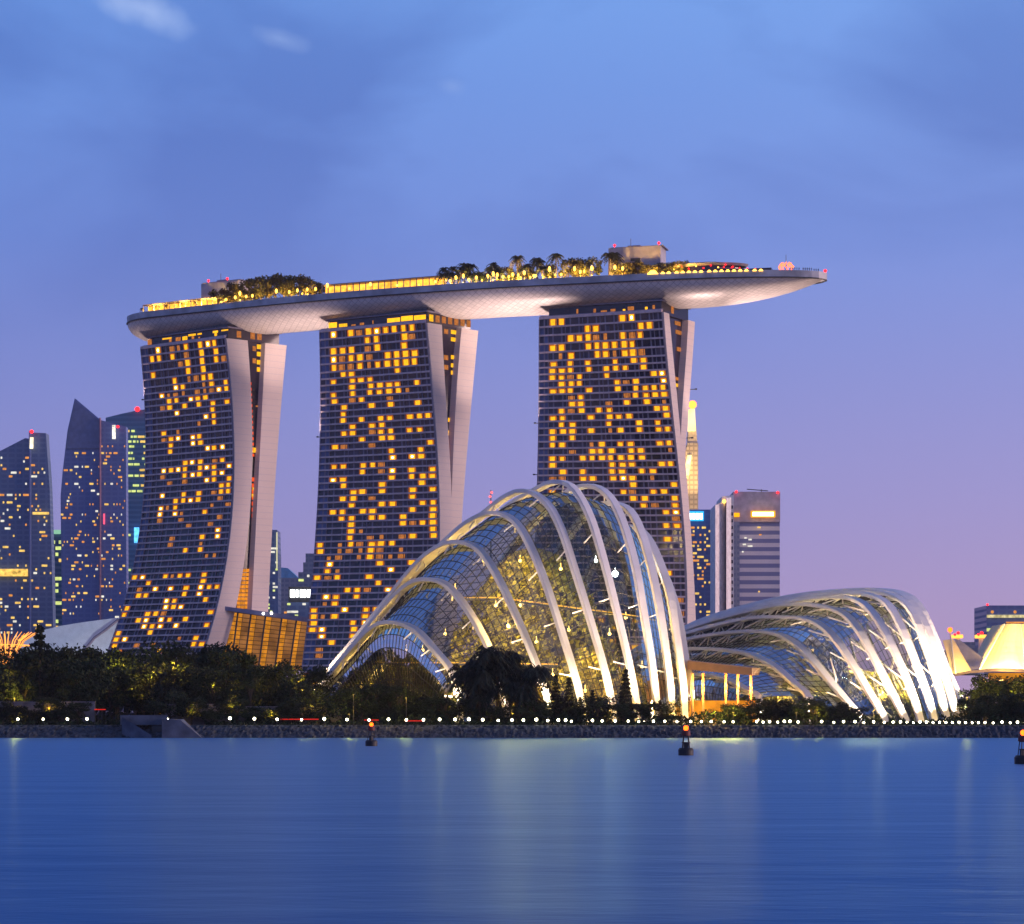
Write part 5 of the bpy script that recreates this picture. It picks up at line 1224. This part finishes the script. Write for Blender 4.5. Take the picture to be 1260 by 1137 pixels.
# glowing tent and sails at the right
TENT = mat('tent_membrane', (.80, .70, .45), .6, noise=.05)
def membrane(nm, label, quads, D, lights, cat='tent'):
    t = empty(nm, G(quads[0][0][0], D)); tag(t, label, cat); 
    for part, pl, mm in quads_parts: pass
t = empty('membrane_tent', G(1235, 900)); tag(t, 'big glowing yellow membrane tent with flat top, at the right edge', 'tent')
for nm, pl in (('tent_panel', [((1204, 826), 0), ((1262, 824), 0), ((1256, 768), 10), ((1236, 768), 10)]), ('tent_panel', [((1262, 824), 0), ((1320, 828), 8), ((1275, 770), 14), ((1256, 768), 10)]), ('side_panel', [((1201, 809), 12), ((1206, 822), 0), ((1237, 768), 10), ((1221, 770), 16)])):
    m = MB(); n_ = 8; c = [P(a[0], a[1], 900 + d) for a, d in pl]
    for i in range(n_):
        for j in range(n_):
            def q(u_, v_):
                p = c[0].lerp(c[1], u_).lerp(c[3].lerp(c[2], u_), v_); return p + Vector((0, math.sin(math.pi * v_) * 3.0 + math.sin(math.pi * u_) * -2.0, -math.sin(math.pi * u_) * (1 - v_) * -.8))
            m.poly([q(i / n_, j / n_), q((i + 1) / n_, j / n_), q((i + 1) / n_, (j + 1) / n_), q(i / n_, (j + 1) / n_)])
    m.build(nm, TENT, t, True)
m = MB(); m.tube([P(1262, 824, 899), P(1256, 768, 909)], .3, 5); m.tube([P(1204, 826, 899), P(1236, 768, 909)], .3, 5); m.build('ridge_cable', WHITE, t)
for px, e in ((1222, 30000), (1242, 42000), (1258, 42000), (1280, 30000)): lamp('tent_light', 'POINT', P(px, 822, 893), e * .9, (1, .62, .14), size=1)
t = empty('sail_canopy', G(1180, 880)); tag(t, 'pointed pale sail canopy, between the low dome and big tent', 'canopy')
for nm, pl, mm in (('sail', [(1172, 829), (1195, 825), (1173, 786), (1160, 788)], TENT), ('sail', [(1195, 826), (1205, 822), (1210, 810), (1182, 788), (1174, 786)], mat('grey_blue_sail', (.35, .36, .48), .6))):
    m = MB(); a = [P(x, y, 880 + (6 if mm is not TENT else 0)) for x, y in pl]; m.hexa(a, [q + Vector((0, .3, 0)) for q in a]); m.build(nm, mm, t)
m = MB(); m.tube([P(1176, 829, 878), P(1169, 777, 878)], .3, 5); m.build('mast', WHITE, t); m = MB(); m.ball(P(1169, 775, 877), .9, seg=8, ring=6); m.build('orange_lamp', ORL, t)
lamp('sail_light', 'POINT', P(1182, 832, 874), 9000, (1, .55, .12), size=1)
t = empty('footbridge', G(1225, 890)); tag(t, 'curved footbridge edge under the glowing tent', 'footbridge'); m = MB(); m.rect_sweep([P(1176, 830, 888), P(1195, 826.5, 886), P(1225, 824, 885), (P(1290, 826, 886))], Vector((0, 1, 0)), 4, 1.1); m.build('bridge_deck', GRIDD, t)
for px in (1212, 1232, 1252): m = MB(); m.box((G(px, 890).x, 890, 11), (1.4, 1.4, 16)); m.build('pier', CONC, t)
lamp('bridge_light', 'POINT', P(1240, 840, 880), 14000, (1, .5, .08), size=1)
cpy = MB(); cpy.poly([P(1216, 852, 900), P(1290, 852, 900), P(1290, 828, 900), P(1216, 828, 900)]); t2_ = cpy.build('lit_bridge_wall', EPB, t)
# scattered yellow uplights in the left trees
ULM = emis('tree_uplight_lens', (1, .75, .2), 8)
for i, (px, py, D, e) in enumerate(((8, 830, 640, 1000), (18, 850, 630, 800), (62, 866, 622, 800), (24, 873, 622, 700), (142, 815, 650, 800), (190, 825, 640, 900), (213, 812, 645, 1000), (237, 870, 621, 700), (285, 862, 622, 700), (330, 815, 645, 600), (372, 840, 640, 900), (335, 872, 620, 500), (385, 860, 624, 700), (435, 846, 620, 700), (500, 850, 618, 1600), (430, 870, 618, 600), (880, 868, 620, 2500), (902, 868, 618, 2500), (540, 850, 640, 1200), (1005, 868, 620, 900), (1075, 872, 617, 800), (1190, 850, 640, 1500), (1240, 850, 640, 1500), (980, 868, 616, 700), (556, 858, 630, 1400), (632, 868, 630, 1600), (697, 858, 632, 1600), (748, 860, 632, 1400), (826, 862, 632, 1200), (165, 850, 645, 900), (262, 835, 645, 900), (300, 850, 640, 700))):
    p = P(px, py + 8, D); m = MB(); m.tube([(p.x, p.y, 3), (p.x, p.y, p.z - .3)], .1, 5); m.tube([(p.x, p.y, p.z - .35), (p.x, p.y, p.z)], .2, 6); o = m.build('tree_uplight', ULM if False else DARK); tag(o, f'slim garden uplight in the shoreline planting, {ordw(i + 1)} placed', 'light', 'uplights in the shoreline planting')
    lamp('uplight', 'POINT', (p.x, p.y - 1.0, p.z + .5), e * (4.2 if D > 627 else 1.2), (1, .62, .05), size=.3)

# ---------------------------------------------------------------- dusk haze over the bay and the city
HZ = True
if HZ:
    hm = bpy.data.materials.new('haze_air'); hm.use_nodes = True; nt = hm.node_tree; nt.nodes.clear(); o = nt.nodes.new('ShaderNodeOutputMaterial'); pv = nt.nodes.new('ShaderNodeVolumePrincipled')
    pv.inputs['Color'].default_value = (.88, .88, .95, 1); pv.inputs['Density'].default_value = .00003; pv.inputs['Anisotropy'].default_value = 0.0; nt.links.new(pv.outputs[0], o.inputs['Volume'])
    m = MB(); m.box((0, 1500, 150), (2400, 3300, 306)); tag(m.build('haze', hm), 'thin blue dusk haze over the bay', 'haze', kind='stuff')
